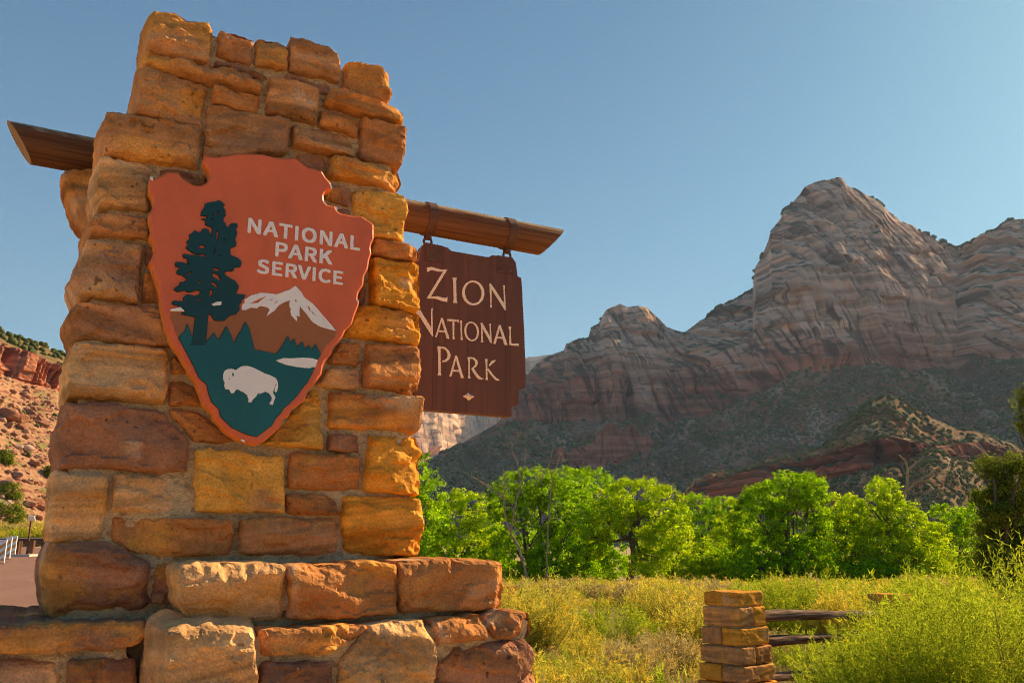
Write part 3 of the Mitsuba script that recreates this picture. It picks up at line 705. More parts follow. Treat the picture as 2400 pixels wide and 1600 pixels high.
S6 = 823.0
P6 = lambda pts: [(x, y + S6) for x, y in pts]  # noqa: E731  (read off the lower enlargement)
ZL = [  # carved letters of the board, outlines read off the enlargement; each letter is a list of strokes
    [[(185,216),(240,212),(290,228),(345,240),(400,238),(222,530),(300,524),(345,538),(385,543),(403,530),(400,581),(345,572),(270,545),(183,545),(360,256),(300,257),(235,240),(188,262)]],
    [[(460,324),(501,326),(494,360),(499,560),(508,593),(467,592),(472,560),(466,360)]],
    [ellring(680, 488, 117, 131, 91, 115, 0, -2)],
    [[(855,389),(868,386),(1012,605),(1006,420),(998,407),(1020,408),(1016,440),(1028,671),(1016,665),(875,442),(873,600),(879,641),(861,641),(866,600)]],
    [[(72,690),(110,668),(122,690),(232,865),(229,660),(245,649),(240,690),(248,951),(237,945),(92,715),(96,925),(78,925)]],
    [[(338,758),(350,756),(289,957),(273,957)], [(336,756),(352,756),(423,974),(397,974)], [(303,888),(374,892),(377,906),(298,902)]],
    [[(405,770),(422,768),(525,778),(520,804),(509,791),(411,786),(407,794)], [(459,784),(475,786),(474,950),(480,981),(461,981),(462,950)]],
    [[(540,783),(558,783),(555,812),(560,960),(567,990),(547,990),(550,960),(545,812)]],
    [ellring(663, 899, 76, 104, 59, 92, 0, -1)],
    [[(761,810),(776,808),(862,962),(858,840),(852,819),(870,820),(866,850),(878,1023),(866,1018),(779,862),(780,990),(787,1014),(765,1014),(770,980),(766,840)]],
    [[(956,833),(971,833),(919,1030),(897,1030)], [(955,832),(972,832),(1046,1043),(1017,1042)], [(930,957),(1001,963),(1005,978),(925,970)]],
    [[(1061,847),(1085,848),(1079,880),(1086,1032),(1165,1029),(1168,1051),(1087,1047),(1067,1038),(1072,900)]],
    [P6([(298,237),(330,238),(328,300),(330,510),(336,546),(301,546),(307,510),(305,300)]), P6([(318,238),(380,247),(420,285),(438,330),(424,372),(392,398),(350,401),(347,391),(375,384),(400,360),(408,325),(394,282),(365,259),(318,251)])],
    [P6([(489,338),(503,338),(446,556),(427,556)]), P6([(487,335),(505,337),(576,573),(549,572)]), P6([(464,487),(531,491),(535,506),(458,502)])],
    [P6([(619,355),(641,352),(643,400),(641,540),(649,576),(624,576),(631,540),(629,400)]), P6([(635,352),(690,357),(724,390),(728,425),(706,457),(670,478),(664,468),(690,450),(703,425),(699,392),(675,368),(635,363)]), P6([(660,476),(682,470),(722,530),(757,570),(790,580),(770,589),(733,582),(698,540)])],
    [P6([(807,371),(831,370),(828,420),(830,560),(837,593),(814,592),(818,560),(816,420)]), P6([(919,380),(914,393),(856,446),(849,434),(880,392)]), P6([(829,480),(843,474),(892,540),(930,578),(961,597),(948,603),(915,590),(858,525)])],
]
for strokes in ZL:
    g = None
    for st in strokes:
        q = plane_poly(Zm(*I5, st[0]), DBM - .021, [Zm(*I5, st[1])]) if isinstance(st, tuple) else plane_poly(Zm(*I5, st), DBM - .021)
        g = q if g is None else g.union(q)
    put(HB + '__letter', prism(g.buffer(.0006), DBM - .021, -.001, .0022), 'mat_cream')
dm = on_face(Zm(*I5, P6([(566,770),(600,752),(628,731),(655,755),(696,772),(660,795),(632,816),(605,790)])), DBM - .021)
v = np.vstack([face_world(dm[:, 0], .0005, dm[:, 1], DBM - .021), face_world(dm[:, 0].mean(), .012, dm[:, 1].mean(), DBM - .021)])
k = np.arange(8)
put(HB + '__diamond', (v, np.stack([k, (k + 1) % 8, k * 0 + 8], 1)), 'mat_cream')

# the corbel under the log on the pillar's left side
cor = [(s_, z_) for s_, z_ in on_face([(152, 397), (240, 392), (240, 560), (205, 520), (180, 500), (160, 450), (150, 415)], D0 + .34)]
m, uv = rock(cor, D0 + .34, 777, 5, .012, dep=.24, bul=.01)
put(PIL + '__corbel', m, 'mat_stone', True, uv=uv)

# ================================================================ mountains
def line(pts):
    a = np.array(sorted(pts), float)
    return lambda x: np.interp(x, a[:, 0], a[:, 1])


def sheet(px, rows):
    """A terrain sheet through lines given as (photo row, distance in metres) along px; rows: (line, depth, steps up to it)."""
    out = []
    for k, (ln, dp, n) in enumerate(rows):
        y = ln(px) if callable(ln) else np.full(len(px), float(ln))
        d = dp(px) if callable(dp) else np.full(len(px), float(dp))
        P = at_depth(px, y, d)
        if k:
            for t in np.arange(1, n + 1) / n:
                out.append(prev + (P - prev) * t)
        else:
            out.append(P)
        prev = P
    return np.array(out)


def horiz_normals(P):
    """Per column, the level direction that faces the valley."""
    c = P[len(P) // 2]
    t = np.gradient(c, axis=0)
    k = np.ones(31) / 31
    t = np.stack([np.convolve(np.pad(t[:, i], 15, 'edge'), k, 'valid') for i in range(3)], 1)
    n = np.stack([t[:, 1], -t[:, 0], t[:, 0] * 0], 1)
    n /= np.linalg.norm(n, axis=1, keepdims=True)
    return np.where((n[:, 1:2] > 0), -n, n) if np.mean(n[:, 1]) > 0 else n


def ridged(p, o, seed):
    return 1 - 2 * np.abs(vfbm(p, o, seed) - .5)


def cliff_relief(P, w, scale, seed, amp=1.0):
    """Buttresses, cracks and ledges: how far each point stands out along the level normal."""
    s = P[..., 0] + .35 * P[..., 1]
    z = P[..., 2]
    q = lambda a, b: np.stack([s / (a * scale), z / (b * scale), np.full_like(s, seed * .37)], -1)  # noqa: E731
    d = 30 * (vfbm(q(170, 700), 2, seed) - .5) + 24 * (ridged(q(80, 700), 2, seed + 1) - .6) + 10 * (ridged(q(27, 330), 2, seed + 2) - .6)
    wob_s, wob_z = 1.1 * vfbm(q(60, 200), 2, seed + 4), 1.2 * vfbm(q(220, 60), 2, seed + 5)

    def jointed(a, b, h, sd):
        """Blocks split along upright joints and level beds, each standing out by its own amount."""
        u = s / (a * scale) + wob_s * 30 / a
        ci = np.floor(u)
        v = z / (b * scale) + wob_z * 14 / b + vnoise(np.stack([ci * 7.13 + .5, ci * 0 + sd, ci * 0], -1), sd)
        return h * (vnoise(np.stack([ci * 3.71 + .5, np.floor(v) * 5.17 + .5, ci * 0 + sd], -1), sd) - .5)
    d = d + jointed(64, 110, 30, seed + 6) + jointed(27, 60, 22, seed + 7) + jointed(11, 20, 8, seed + 8) + 3.5 * (vfbm(q(14, 6), 3, seed + 9) - .5)
    crack = np.clip(.045 - np.abs(vfbm(q(34, 420), 3, seed + 10) - .5), 0, .045) / .045 * np.clip(vfbm(q(120, 120), 2, seed + 11) * 3 - 1.0, 0, 1)
    d = d - 48 * crack
    return gaussian_filter(d, (.9, .7)) * scale * amp * w


def rock_land(p, n, uv):
    """Canyon rock, its beds by height and its slopes strewn with scrub and debris; uv.x = metres per unit of grain, uv.y = 1 on cliffs, 0 on slopes."""
    k = 1 / uv.x
    x, y, z = p.x * k, p.y * k, p.z * k
    s = x + .35 * y
    warp = 1.4 * fbm(s / 110, z / 90, 0, 3)
    bed = fbm(z / 6 + warp, s / 140, 2, 3)
    pale = smoothstep(250, 430, p.z + 190 * (fbm(s / 130, z / 80, 7, 3) - .5))
    c = mix((.245, .088, .054), (.45, .31, .225), pale * .9)
    c = c * (.66 + .68 * smoothstep(.25, .8, bed))
    crack_shade = smoothstep(.05, .012, dr.abs(fbm(s / 17 + 1.5 * fbm(z / 120, s / 60, 4, 2), z / 170, 6, 3) - .5)) * smoothstep(.4, .6, fbm(s / 50 + 9, z / 60, 2, 3))
    c = c * (1 - .7 * crack_shade)  # upright crack lines darkened in the colour, painted shade for added contrast
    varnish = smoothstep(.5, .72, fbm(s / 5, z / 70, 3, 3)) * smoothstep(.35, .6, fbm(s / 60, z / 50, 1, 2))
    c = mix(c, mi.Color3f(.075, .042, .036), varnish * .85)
    c = mix(c, mi.Color3f(.47, .36, .28), smoothstep(.62, .72, fbm(s / 34 + 3, z / 26, 5, 4)) * .55 * (.25 + pale))
    soil = mix((.16, .110, .075), (.27, .18, .12), fbm(x / 7, y / 7, z / 7, 4))
    soil = mix(soil, mi.Color3f(.23, .085, .050), smoothstep(.47, .56, fbm(x / 55, y / 80, z / 30, 4)) * .9)
    soil = mix(soil, mi.Color3f(.36, .29, .22), smoothstep(.58, .68, fbm(x / 30 + 8, y / 90, z / 90, 4)) * .6)
    scrub = smoothstep(.55, .68, fbm(x / 3.2, y / 3.2, z / 3.2, 4) + .55 * (fbm(x / 70 + 5, y / 90, z / 70, 3) - .28))
    soil = mix(soil, mi.Color3f(.040, .054, .032), scrub * .9)
    soil = soil * dr.select(uv.x < .8, mi.Color3f(1.0, .97, .74), mi.Color3f(1.))
    c = c * dr.select(uv.x < .8, mi.Color3f(.74, .66, .62), mi.Color3f(1.))
    slope = 1 - uv.y
    flat = smoothstep(.55, .8, n.z) * (1 - slope) * smoothstep(.46, .58, fbm(x / 22, y / 22, z / 16, 3))
    c = mix(c, mi.Color3f(.040, .050, .030), flat)
    return mix(c, soil, slope)


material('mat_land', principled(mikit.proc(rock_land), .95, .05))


def land(key, P, cliffw, grain, bsdf='mat_land', parent_kind='structure', label=None):
    nr, nc = P.shape[:2]
    uv = np.stack([np.full((nr, nc), float(grain)), np.broadcast_to(cliffw, (nr, nc))], -1).reshape(-1, 2)
    k = put(key, (P.reshape(-1, 3), grid_faces(nr, nc)), bsdf, False, uv=uv)
    labels[k] = {'label': label, 'kind': 'structure'}
    return k


SKY = [(560,1283),(700,1230),(860,1140),(950,1103),(985,1086),(1018,1068),(1062,1051),(1096,1030),(1167,990),(1185,955),(1205,905),(1227,881),(1236,877),(1256,853),(1286,833),(1320,823),(1324,808),(1355,794),(1380,789),(1382,773),(1406,761),(1411,741),(1426,719),(1453,713),(1467,721),(1494,719),(1518,721),(1538,741),(1562,768),(1589,778),(1606,778),(1627,763),(1654,745),(1681,724),(1708,712),(1729,704),(1756,683),(1765,679),(1766.7,652),(1770,625),(1785,601),(1801,564),(1806,540),(1831,509),(1838,492),(1858,475),(1872,458),(1886,438),(1913,428),(1940,424),(1960,420),(1967,422),(1978,438),(2005,448),(2029,462),(2056,470),(2080,499),(2120,521),(2161,535),(2188,553),(2216,562),(2236,577),(2243,580),(2277,564),(2297,547),(2335,538),(2365,514),(2400,512),(2480,470),(2600,500),(2800,540),(3300,600),(4200,700)]
BASE = [(560,1283.2),(700,1236),(860,1150),(985,1097),(1018,1080),(1096,1042),(1167,996),(1249,991),(1300,996),(1402,996),(1487,990),(1589,990),(1606,983),(1674,972),(1708,952),(1768,925),(1825,892),(1867,866),(1944,864),(2016,857),(2057,855),(2141,867),(2242,867),(2281,839),(2385,842),(2800,850),(4200,950)]
sky_l, base_l = line(SKY), line(BASE)
btop = line([(560,1283.4),(700,1245),(860,1170),(985,1130),(1250,1095),(1320,1066),(1370,1040),(1400,1015),(1521,1018),(1545,1060),(1560,1076),(1700,1070),(2400,990),(4200,1050)])
bbot = line([(560,1283.5),(700,1246),(860,1171),(985,1131),(1250,1097),(1320,1090),(1402,1103),(1463,1103),(1531,1066),(1560,1079),(1700,1072),(2400,992),(4200,1052)])
px = np.concatenate([np.linspace(560, 870, 40), np.linspace(872, 2480, 860), np.linspace(2490, 4200, 100)])
dsk = line([(860,1480),(1100,1520),(1230,1640),(1400,1700),(1600,1720),(1765,1700),(1960,1800),(2120,1780),(2236,1830),(2300,1760),(2480,1750),(4200,1500)])
dbs = line([(860,1450),(1100,1480),(1230,1500),(1500,1520),(1700,1480),(1900,1430),(2100,1440),(2240,1500),(2400,1420),(4200,1200)])
P = sheet(px, [(1284, lambda x: dbs(x) - 330, 0), (lambda x: bbot(x), lambda x: dbs(x) - 120, 50), (btop, lambda x: dbs(x) - 105, 26), (base_l, dbs, 34), (lambda x: base_l(x) * .45 + sky_l(x) * .55, lambda x: dbs(x) * .72 + dsk(x) * .28, 130), (sky_l, dsk, 130), (lambda x: sky_l(x) + 120, lambda x: dsk(x) + 700, 12)])
nr = len(P)
row = np.arange(nr)
cl = np.zeros((nr, len(px)))
cl[110:371] = 1
cl[50:77] = ((bbot(px) - btop(px)) > 8)[None]
hn = horiz_normals(P)
tall = np.clip((base_l(px) - sky_l(px)) / 60, 0, 1)
fade = np.interp(row, [108, 122, 350, 370, 375], [0, 1, 1, .55, .3])[:, None] * tall
d = cliff_relief(P, fade, 1.0, 3)
d += cliff_relief(P, ((row > 52) & (row < 74))[:, None] * ((bbot(px) - btop(px)) > 8)[None] * 1.0, .35, 9)
sl = np.interp(row, [0, 10, 100, 112], [0, 1, 1, 0])[:, None]
xs = np.stack([P[..., 0] / 60, P[..., 1] / 130, P[..., 2] * 0], -1)
P = P + hn[None] * d[..., None]
P[..., 2] += sl * (44 * (ridged(xs, 3, 31) - .6) + 22 * (vfbm(P / 45, 3, 33) - .5) + 12 * (vfbm(P / 13, 3, 32) - .5))
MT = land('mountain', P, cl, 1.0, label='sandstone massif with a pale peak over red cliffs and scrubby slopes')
MAIN_P, MAIN_CL = P, cl

# the far canyon walls seen between the pillar, the board and the massif
px = np.concatenate([np.linspace(330, 830, 120), np.linspace(832, 1420, 400)])
fs = line([(330,1222),(420,1120),(560,960),(700,850),(820,820),(985,880),(1060,900),(1110,930),(1150,880),(1200,850),(1227,839),(1260,836),(1286,832),(1330,850),(1420,900)])
fd = line([(330,2900),(600,2700),(820,2650),(960,3100),(1060,3900),(1112,4500),(1180,4500),(1300,4400),(1420,4300)])
P = sheet(px, [(1230, lambda x: fd(x) - 700, 0), (lambda x: np.maximum(1090, fs(x) + 4), lambda x: fd(x) - 260, 30), (fs, lambda x: fd(x), 150), (lambda x: fs(x) + 40, lambda x: fd(x) + 900, 6)])
row = np.arange(len(P))
w = np.interp(row, [0, 30, 60, 165, 180], [.2, .8, 1, .7, .5])[:, None]
P = P + horiz_normals(P)[None] * cliff_relief(P, w * np.ones(len(px)), 2.6, 17)[..., None]
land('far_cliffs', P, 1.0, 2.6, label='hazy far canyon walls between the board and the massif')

# the foothill that stands out from the massif, with its red band
px = np.concatenate([np.linspace(1480, 2480, 620), np.linspace(2490, 3300, 60)])
crest = line([(1480,1235),(1560,1192),(1600,1160),(1627,1132),(1674,1115),(1700,1110),(1789,1092),(1879,1076),(1891,1068),(1938,1035),(1968,1008),(1998,979),(2016,962),(2037,943),(2072,930),(2090,929),(2117,940),(2147,958),(2183,979),(2224,997),(2266,1010),(2326,1026),(2370,1041),(2400,1059),(2600,1110),(3300,1230)])
t0 = line([(1480,1240),(1560,1196),(1600,1164),(1627,1135),(1674,1118),(1700,1113),(1789,1095),(1879,1081),(1935,1064),(1977,1053),(2043,1032),(2090,1025),(2123,1038),(2162,1050),(2242,1037),(2311,1039),(2343,1050),(2400,1075),(2600,1130),(3300,1240)])
t1 = line([(1480,1246),(1560,1215),(1600,1195),(1674,1172),(1800,1150),(1938,1126),(2013,1113),(2102,1083),(2165,1068),(2242,1074),(2311,1077),(2343,1075),(2400,1092),(2600,1145),(3300,1245)])
fdp = (lambda q: lambda x: np.mean([q(x + o) for o in np.linspace(-95, 95, 21)], axis=0) - 22 * (vfbm(np.stack([np.asarray(x) / 75.0, np.asarray(x) * 0, np.asarray(x) * 0], -1), 3, 77) - .5))(line([(1300,1100),(1480,1000),(1600,900),(1800,770),(1960,690),(2090,625),(2250,720),(2400,820),(2600,900),(3300,900)]))
P = sheet(px, [(1288, lambda x: fdp(x) - 150, 0), (t1, lambda x: fdp(x) - 20, 60), (t0, lambda x: fdp(x) - 4, 40), (crest, lambda x: fdp(x) + 60 + (t0(x) - crest(x)) * .5, 70), (lambda x: crest(x) + 60, lambda x: fdp(x) + 260, 14)])
row = np.arange(len(P))
cl = np.zeros((len(P), len(px)))
cl[60:101] = 1
bw = np.interp(row, [58, 66, 94, 104], [0, 1, 1, 0])[:, None] * np.clip((t1(px) - t0(px)) / 20, 0, 1)
P = P + horiz_normals(P)[None] * cliff_relief(P, bw, .42, 23, 1.5)[..., None]
sl = np.interp(row, [0, 8, 54, 62, 98, 108, 165, 176], [0, 1, 1, 0, 0, 1, .5, .3])[:, None]
P[..., 2] += sl * (13 * (ridged(np.stack([P[..., 0] / 34, P[..., 1] / 70, P[..., 2] * 0], -1), 3, 41) - .6) + 5 * (vfbm(P / 8, 3, 42) - .5))
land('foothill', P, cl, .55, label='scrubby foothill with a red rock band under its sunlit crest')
FOOT_P, FOOT_CL = P, cl

px = np.linspace(1980, 2560, 300)
cr2 = line([(1980,1262),(2040,1215),(2080,1172),(2110,1130),(2140,1088),(2165,1062),(2183,1054),(2210,1064),(2236,1076),(2296,1106),(2340,1135),(2450,1190),(2560,1240)])
fd2 = (lambda q: lambda x: np.mean([q(x + o) for o in np.linspace(-45, 45, 15)], axis=0) - 16 * (vfbm(np.stack([np.asarray(x) / 50.0, np.asarray(x) * 0, np.asarray(x) * 0], -1), 3, 78) - .5))(line([(1900,690),(1980,640),(2100,580),(2190,515),(2300,570),(2560,660),(2700,700)]))
P = sheet(px, [(1289, lambda x: fd2(x) - 80, 0), (cr2, lambda x: fd2(x) + 40, 90), (lambda x: cr2(x) + 50, lambda x: fd2(x) + 160, 12)])
row = np.arange(len(P))
P[..., 2] += np.interp(row, [0, 8, 82, 92], [0, 1, .7, .4])[:, None] * (11 * (ridged(np.stack([P[..., 0] / 26, P[..., 1] / 60, P[..., 2] * 0], -1), 3, 51) - .6) + 4 * (vfbm(P / 7, 3, 52) - .5))
land('low_ridge', P, 0.0, .45, label='low sunlit spur in front of the foothill')
SPUR_P = P

# ---------------------------------------------------------------- scrub on the slopes
def blob(seed, n=1):
    m = trimesh.creation.icosphere(subdivisions=n)
    v = np.array(m.vertices)
    v = v * (1 + .5 * (vnoise(v * 2.2 + seed * 3.3, seed) - .5))[:, None]
    v[:, 2] *= .8
    return v, np.array(m.faces)


def scatter(P, ok, n, size, seed, cut=.44):
    rng = np.random.default_rng(seed)
    ii, jj = np.nonzero(ok[:-1, :-1])
    A = np.linalg.norm(np.cross(P[1:, :-1] - P[:-1, :-1], P[:-1, 1:] - P[:-1, :-1]), axis=-1)[ii, jj]
    dist = np.linalg.norm(P[ii, jj, :2], axis=1)
    k = rng.choice(len(ii), n, p=A / A.sum())
    c = P[ii[k], jj[k]]
    keep = vfbm(c / 70, 3, seed) + rng.uniform(-.16, .16, n) > cut
    c = c[keep]
    parts = []
    protos = [blob(s) for s in range(4)]
    for q in c:
        v, f = protos[rng.integers(4)]
        r = size * rng.uniform(.45, 1.25)
        parts.append((v * r + q + [0, 0, .25 * r], f))
    return merge(parts)


material('mat_scrub', principled(mikit.proc(lambda p, n, uv: mix((.026, .042, .022), (.115, .135, .045), fbm(p.x / 2.5, p.y / 2.5, p.z / 2.5, 3))), .95, .05))
row = np.arange(len(MAIN_P))
okm = np.broadcast_to(((row < 50) | ((row > 78) & (row < 112)) | (row > 366))[:, None], MAIN_P.shape[:2]).copy()
okm[366:] &= vnoise(MAIN_P[366:] / 45, 5) > .62
okm[:, 900:] = False
k = put('mountain_scrub', scatter(MAIN_P, okm, 17000, 3.7, 61, .40), 'mat_scrub', True)
tag(k, 'dark juniper scrub dotted over the slopes under the cliffs', None, None, 'stuff')
okf = FOOT_CL < .5
okf[:, 640:] = False
k = put('foothill_scrub', merge([scatter(FOOT_P, okf, 10000, 2.0, 62, .37), scatter(SPUR_P, np.ones(SPUR_P.shape[:2], bool), 4000, 1.4, 63, .36)]), 'mat_scrub', True)
tag(k, 'green scrub dotted over the foothill and its spur', None, None, 'stuff')

# ================================================================ ground, road, left-hand slope
def sstep(a, b, x):
    t = np.clip((x - a) / (b - a), 0, 1)
    return t * t * (3 - 2 * t)


def ground_z(x, y):
    x, y = np.asarray(x, float), np.asarray(y, float)
    right = -.8 * sstep(8, 62, y) + .0105 * np.maximum(0, y - 95)
    left = np.interp(y, [-50, 6, 20, 40, 62, 95, 600], [0, 0, .45, 1.28, 2.1, 4.2, 10])
    m = sstep(-.18, -.36, x / np.maximum(y + 2, 2))
    return right * (1 - m) + left * m


def ground_sheet(xs, ys, lift=0.0, rough=0.0, seed=0):
    X, Y = np.meshgrid(xs, ys, indexing='ij')
    Z = ground_z(X, Y) + lift
    P = np.stack([X, Y, Z], -1)
    if rough:
        P[..., 2] += rough * ((vfbm(P / [1.6, 1.6, 9], 4, seed) - .5) + .35 * (vfbm(P / [.3, .3, 9], 2, seed + 1) - .5))
    return P.reshape(-1, 3), grid_faces(len(xs), len(ys))


def soil_color(p, n, uv):
    g = fbm(p.x / 1.4, p.y / 1.4, 0, 4)
    c = mix((.30, .20, .115), (.46, .335, .20), g)
    c = mix(c, mi.Color3f(.40, .33, .15), smoothstep(.45, .65, fbm(p.x / 5, p.y / 5, 3, 3)) * .6)
    return c * (.8 + .4 * noise(p.x * 30, p.y * 30, 0))


material('mat_soil', principled(mikit.proc(soil_color), .95, .1), lambda p, n, uv: fbm(p.x * 14, p.y * 14, 0, 4), .03, 5e-3)


def asphalt_color(p, n, uv):
    c = mix((.150, .085, .068), (.205, .122, .098), fbm(p.x / 2.2, p.y / 2.2, 0, 4))
    c = mix(c, mi.Color3f(.15, .09, .075), smoothstep(.60, .66, fbm(p.x / .9 + 7, p.y / 3.5, 2, 4)) * .5)
    return c * (.7 + .6 * noise(p.x * 90, p.y * 90, 0))


material('mat_asphalt', principled(mikit.proc(asphalt_color), .9, .2), lambda p, n, uv: noise(p.x * 80, p.y * 80, 0), .004)
xs = np.concatenate([np.linspace(-700, -60, 33), np.linspace(-55, 60, 240), np.linspace(65, 900, 43)])
ys = np.concatenate([np.linspace(-120, -4, 24), np.linspace(-3.6, 80, 200), np.linspace(82, 1500, 90)])
k = put('ground', ground_sheet(xs, ys, -.02, .10, 71), 'mat_soil', True)
tag(k, 'dry sandy ground of the valley floor', None, None, 'structure')


def strip(x0, x1, y0, y1, lift, nx=40, ny=80, skew=0.0):
    a, b = np.meshgrid(np.linspace(0, 1, nx), np.linspace(0, 1, ny), indexing='ij')
    Y = y0 + (y1 - y0) * b
    X = (x0 + (x1 - x0) * a) + skew * (Y - y0)
    Z = ground_z(X, Y) + lift
    return np.stack([X, Y, Z], -1).reshape(-1, 3), grid_faces(nx, ny)


k = put('road', strip(-22, -.9, 2.2, 43.5, .055, nx=60, skew=-.40), 'mat_asphalt', True)
tag(k, 'reddish asphalt road at the left of the pillar', None, None, 'structure')
k = put('cross_road', strip(-60, -12, 44.2, 57, .055), 'mat_asphalt', True)
tag(k, 'far stretch of road behind the island of wooden bollards', None, None, 'structure')

# ---------------------------------------------------------------- the red slope behind the road
px = np.concatenate([np.linspace(-700, -30, 60), np.linspace(-28, 440, 420)])
lsk = line([(-700,610),(-300,690),(0,776),(29,789),(57,797),(86,804),(107,812),(130,823),(153,833),(250,890),(330,960),(440,1150)])
lt0 = line([(-700,650),(-300,725),(0,801),(44,818),(92,846),(134,854),(250,925),(330,990),(440,1165)])
lt1 = line([(-700,760),(-300,830),(0,878),(40,896),(82,905),(132,916),(250,975),(330,1030),(440,1180)])
ldp = line([(-700,110),(0,124),(150,134),(440,160)])
P = sheet(px, [(1243, lambda x: ldp(x) - 36, 0), (lt1, ldp, 150), (lambda x: lt1(x) - 3, lambda x: ldp(x) + 2.0, 4), (lt0, lambda x: ldp(x) + 3.5, 80), (lsk, lambda x: ldp(x) + 26, 60), (lambda x: lsk(x) + 40, lambda x: ldp(x) + 90, 8)])
row = np.arange(len(P))
clf = np.zeros((len(P), len(px)))
clf[152:236] = 1
w = np.interp(row, [150, 156, 228, 240], [0, 1, 1, 0])[:, None] * np.ones(len(px))
P = P + horiz_normals(P)[None] * cliff_relief(P, w, .075, 83)[..., None] * 1.25
w = np.interp(row, [0, 6, 146, 152, 240, 250, 294, 300], [0, 1, 1, 0, 0, 1, .6, .3])[:, None]
P[..., 2] += w * (1.5 * (vfbm(P / [7, 7, 40], 4, 85) - .5) + .55 * (vfbm(P / [1.6, 1.6, 9], 3, 86) - .5))


def red_color(p, n, uv):
    f = fbm(p.x / 3, p.y / 3, p.z / 1.2, 4)
    rockc = mix((.26, .090, .052), (.42, .19, .115), smoothstep(.25, .75, fbm(p.x / 5, p.y / 5, p.z / .55, 3)))
    rockc = mix(rockc, mi.Color3f(.17, .075, .06), smoothstep(.52, .66, fbm(p.x / 1.2, p.y / 1.2, p.z / 6, 3)) * .75)
    soil = mix((.225, .118, .068), (.36, .225, .14), f)
    soil = mix(soil, mi.Color3f(.17, .070, .045), smoothstep(.52, .66, fbm(p.x / .9, p.y / .9, p.z / .5, 4)))
    soil = mix(soil, mi.Color3f(.15, .16, .055), smoothstep(.57, .64, fbm(p.x / 1.5 + 40, p.y / 1.5, p.z / 1.5, 4)) * smoothstep(40, 15, p.z) * .8)
    soil = mix(soil, mi.Color3f(.115, .095, .042), smoothstep(30, 33, p.z) * .75)
    return mix(soil, rockc, uv.y)


material('mat_red_slope', principled(mikit.proc(red_color), .95, .05), lambda p, n, uv: fbm(p.x * 2.2, p.y * 2.2, p.z * 2.2, 4), .25, .02)
land('red_slope', P, clf, 1.0, 'mat_red_slope', label='sunlit red canyon slope with a cliff band behind the road')
LEFT_P = P


def boulder(r, seed, flat=.7):
    rng = np.random.default_rng(seed)
    m = trimesh.creation.icosphere(subdivisions=4)
    v = np.array(m.vertices)
    lim = np.full(len(v), 1.0)
    for _ in range(9):
        n = rng.normal(0, 1, 3)
        n /= np.linalg.norm(n)
        dd = v @ n
        lim = np.where(dd > .2, np.minimum(lim, rng.uniform(.55, .8) / np.maximum(dd, .2)), lim)
    v = v * lim[:, None]
    v = v * (1 + .16 * (vfbm(v * 2.6 + seed, 4, seed) - .5))[:, None]
    return v * [r * rng.uniform(1, 1.35), r, r * flat], np.array(m.faces)


def boulder_color(p, n, uv):
    c = mix((.20, .085, .052), (.36, .19, .12), fbm(p.x * 1.1, p.y * 1.1, p.z * 2.4, 4))
    return mix(c, mi.Color3f(.52, .39, .30), uv.x * .8) * (.8 + .4 * noise(p.x * 14, p.y * 14, p.z * 14))


material('mat_boulder', principled(mikit.proc(boulder_color), .95, .05), lambda p, n, uv: fbm(p.x * 5, p.y * 5, p.z * 9, 4), .08, .01)


def on_slope(pxx, pyy):
    """The point of the red slope seen at a photo pixel."""
    r = raydir(pxx, pyy)[0]
    q = LEFT_P.reshape(-1, 3) - EYE
    t = q @ r / (r @ r)
    k = np.argmin(np.linalg.norm(q - t[:, None] * r, axis=1) / np.maximum(t, 1))
    return LEFT_P.reshape(-1, 3)[k]


BLD = [(70, 972, 14, 0, 'split red boulder below the middle of the cliff band'), (88, 985, 12, 0, 'red boulder beside the split one below the cliff band'),
       (14, 978, 22, 0, 'tall dark red boulder stack at the left edge of the slope'), (46, 985, 16, 0, 'red layered boulder right of the dark stack'),
       (20, 1000, 12, 0, 'rounded red boulder under the dark stack'), (50, 1003, 11, 0, 'red block under the layered boulder'),
       (100, 994, 13, 0, 'lumpy red boulder nearest the pillar under the cliff'), (42, 1050, 9, 1, 'pale whitish boulder, the left of a pale pair'),
       (62, 1055, 12, 1, 'largest pale boulder in the middle of the slope'), (88, 1071, 7, 1, 'small pale boulder right of the pale pair'),
       (40, 1117, 13, .3, 'rounded pinkish boulder low on the slope'), (10, 1138, 18, .2, 'large pinkish boulder low at the left edge'),
       (38, 1136, 10, 0, 'leaning red slab between two pinkish boulders'), (78, 1130, 9, .1, 'striped red boulder low near the pillar'),
       (70, 1184, 13, .1, 'flat red boulder in shade near the foot of the slope'), (32, 1178, 9, 0, 'small red boulder between the green shrubs')]
for i, (bx, by, br_, pale, lb_) in enumerate(BLD):
    c = on_slope(bx, by)
    r = br_ / 2040 * np.linalg.norm(c - EYE)
    v, f = boulder(r, 300 + i)
    k = put('boulder', (v + c + [0, 0, r * .25], f), 'mat_boulder', True, uv=np.tile([pale, 0.0], (len(v), 1)))
    tag(k, lb_, 'boulder', 'boulders on the red slope')
rng = np.random.default_rng(77)
parts, us = [], []
ok = np.zeros(LEFT_P.shape[:2], bool)
ok[4:150, 40:330] = True
ii, jj = np.nonzero(ok)
for q in range(900):
    a = rng.integers(len(ii))
    v, f = blob(rng.integers(6), 1)
    r = .14 + .45 * rng.random() ** 4
    v = v * [r * rng.uniform(.8, 1.5), r, r * .8] + LEFT_P[ii[a], jj[a]] + [rng.uniform(-.3, .3), 0, .05]
    parts.append((v, f))
    us.append(np.tile([rng.random() ** 3, 0.], (len(v), 1)))
k = put('scree', merge(parts), 'mat_boulder', False, uv=np.vstack(us))
tag(k, 'loose red and pale stones strewn over the slope', None, None, 'stuff')

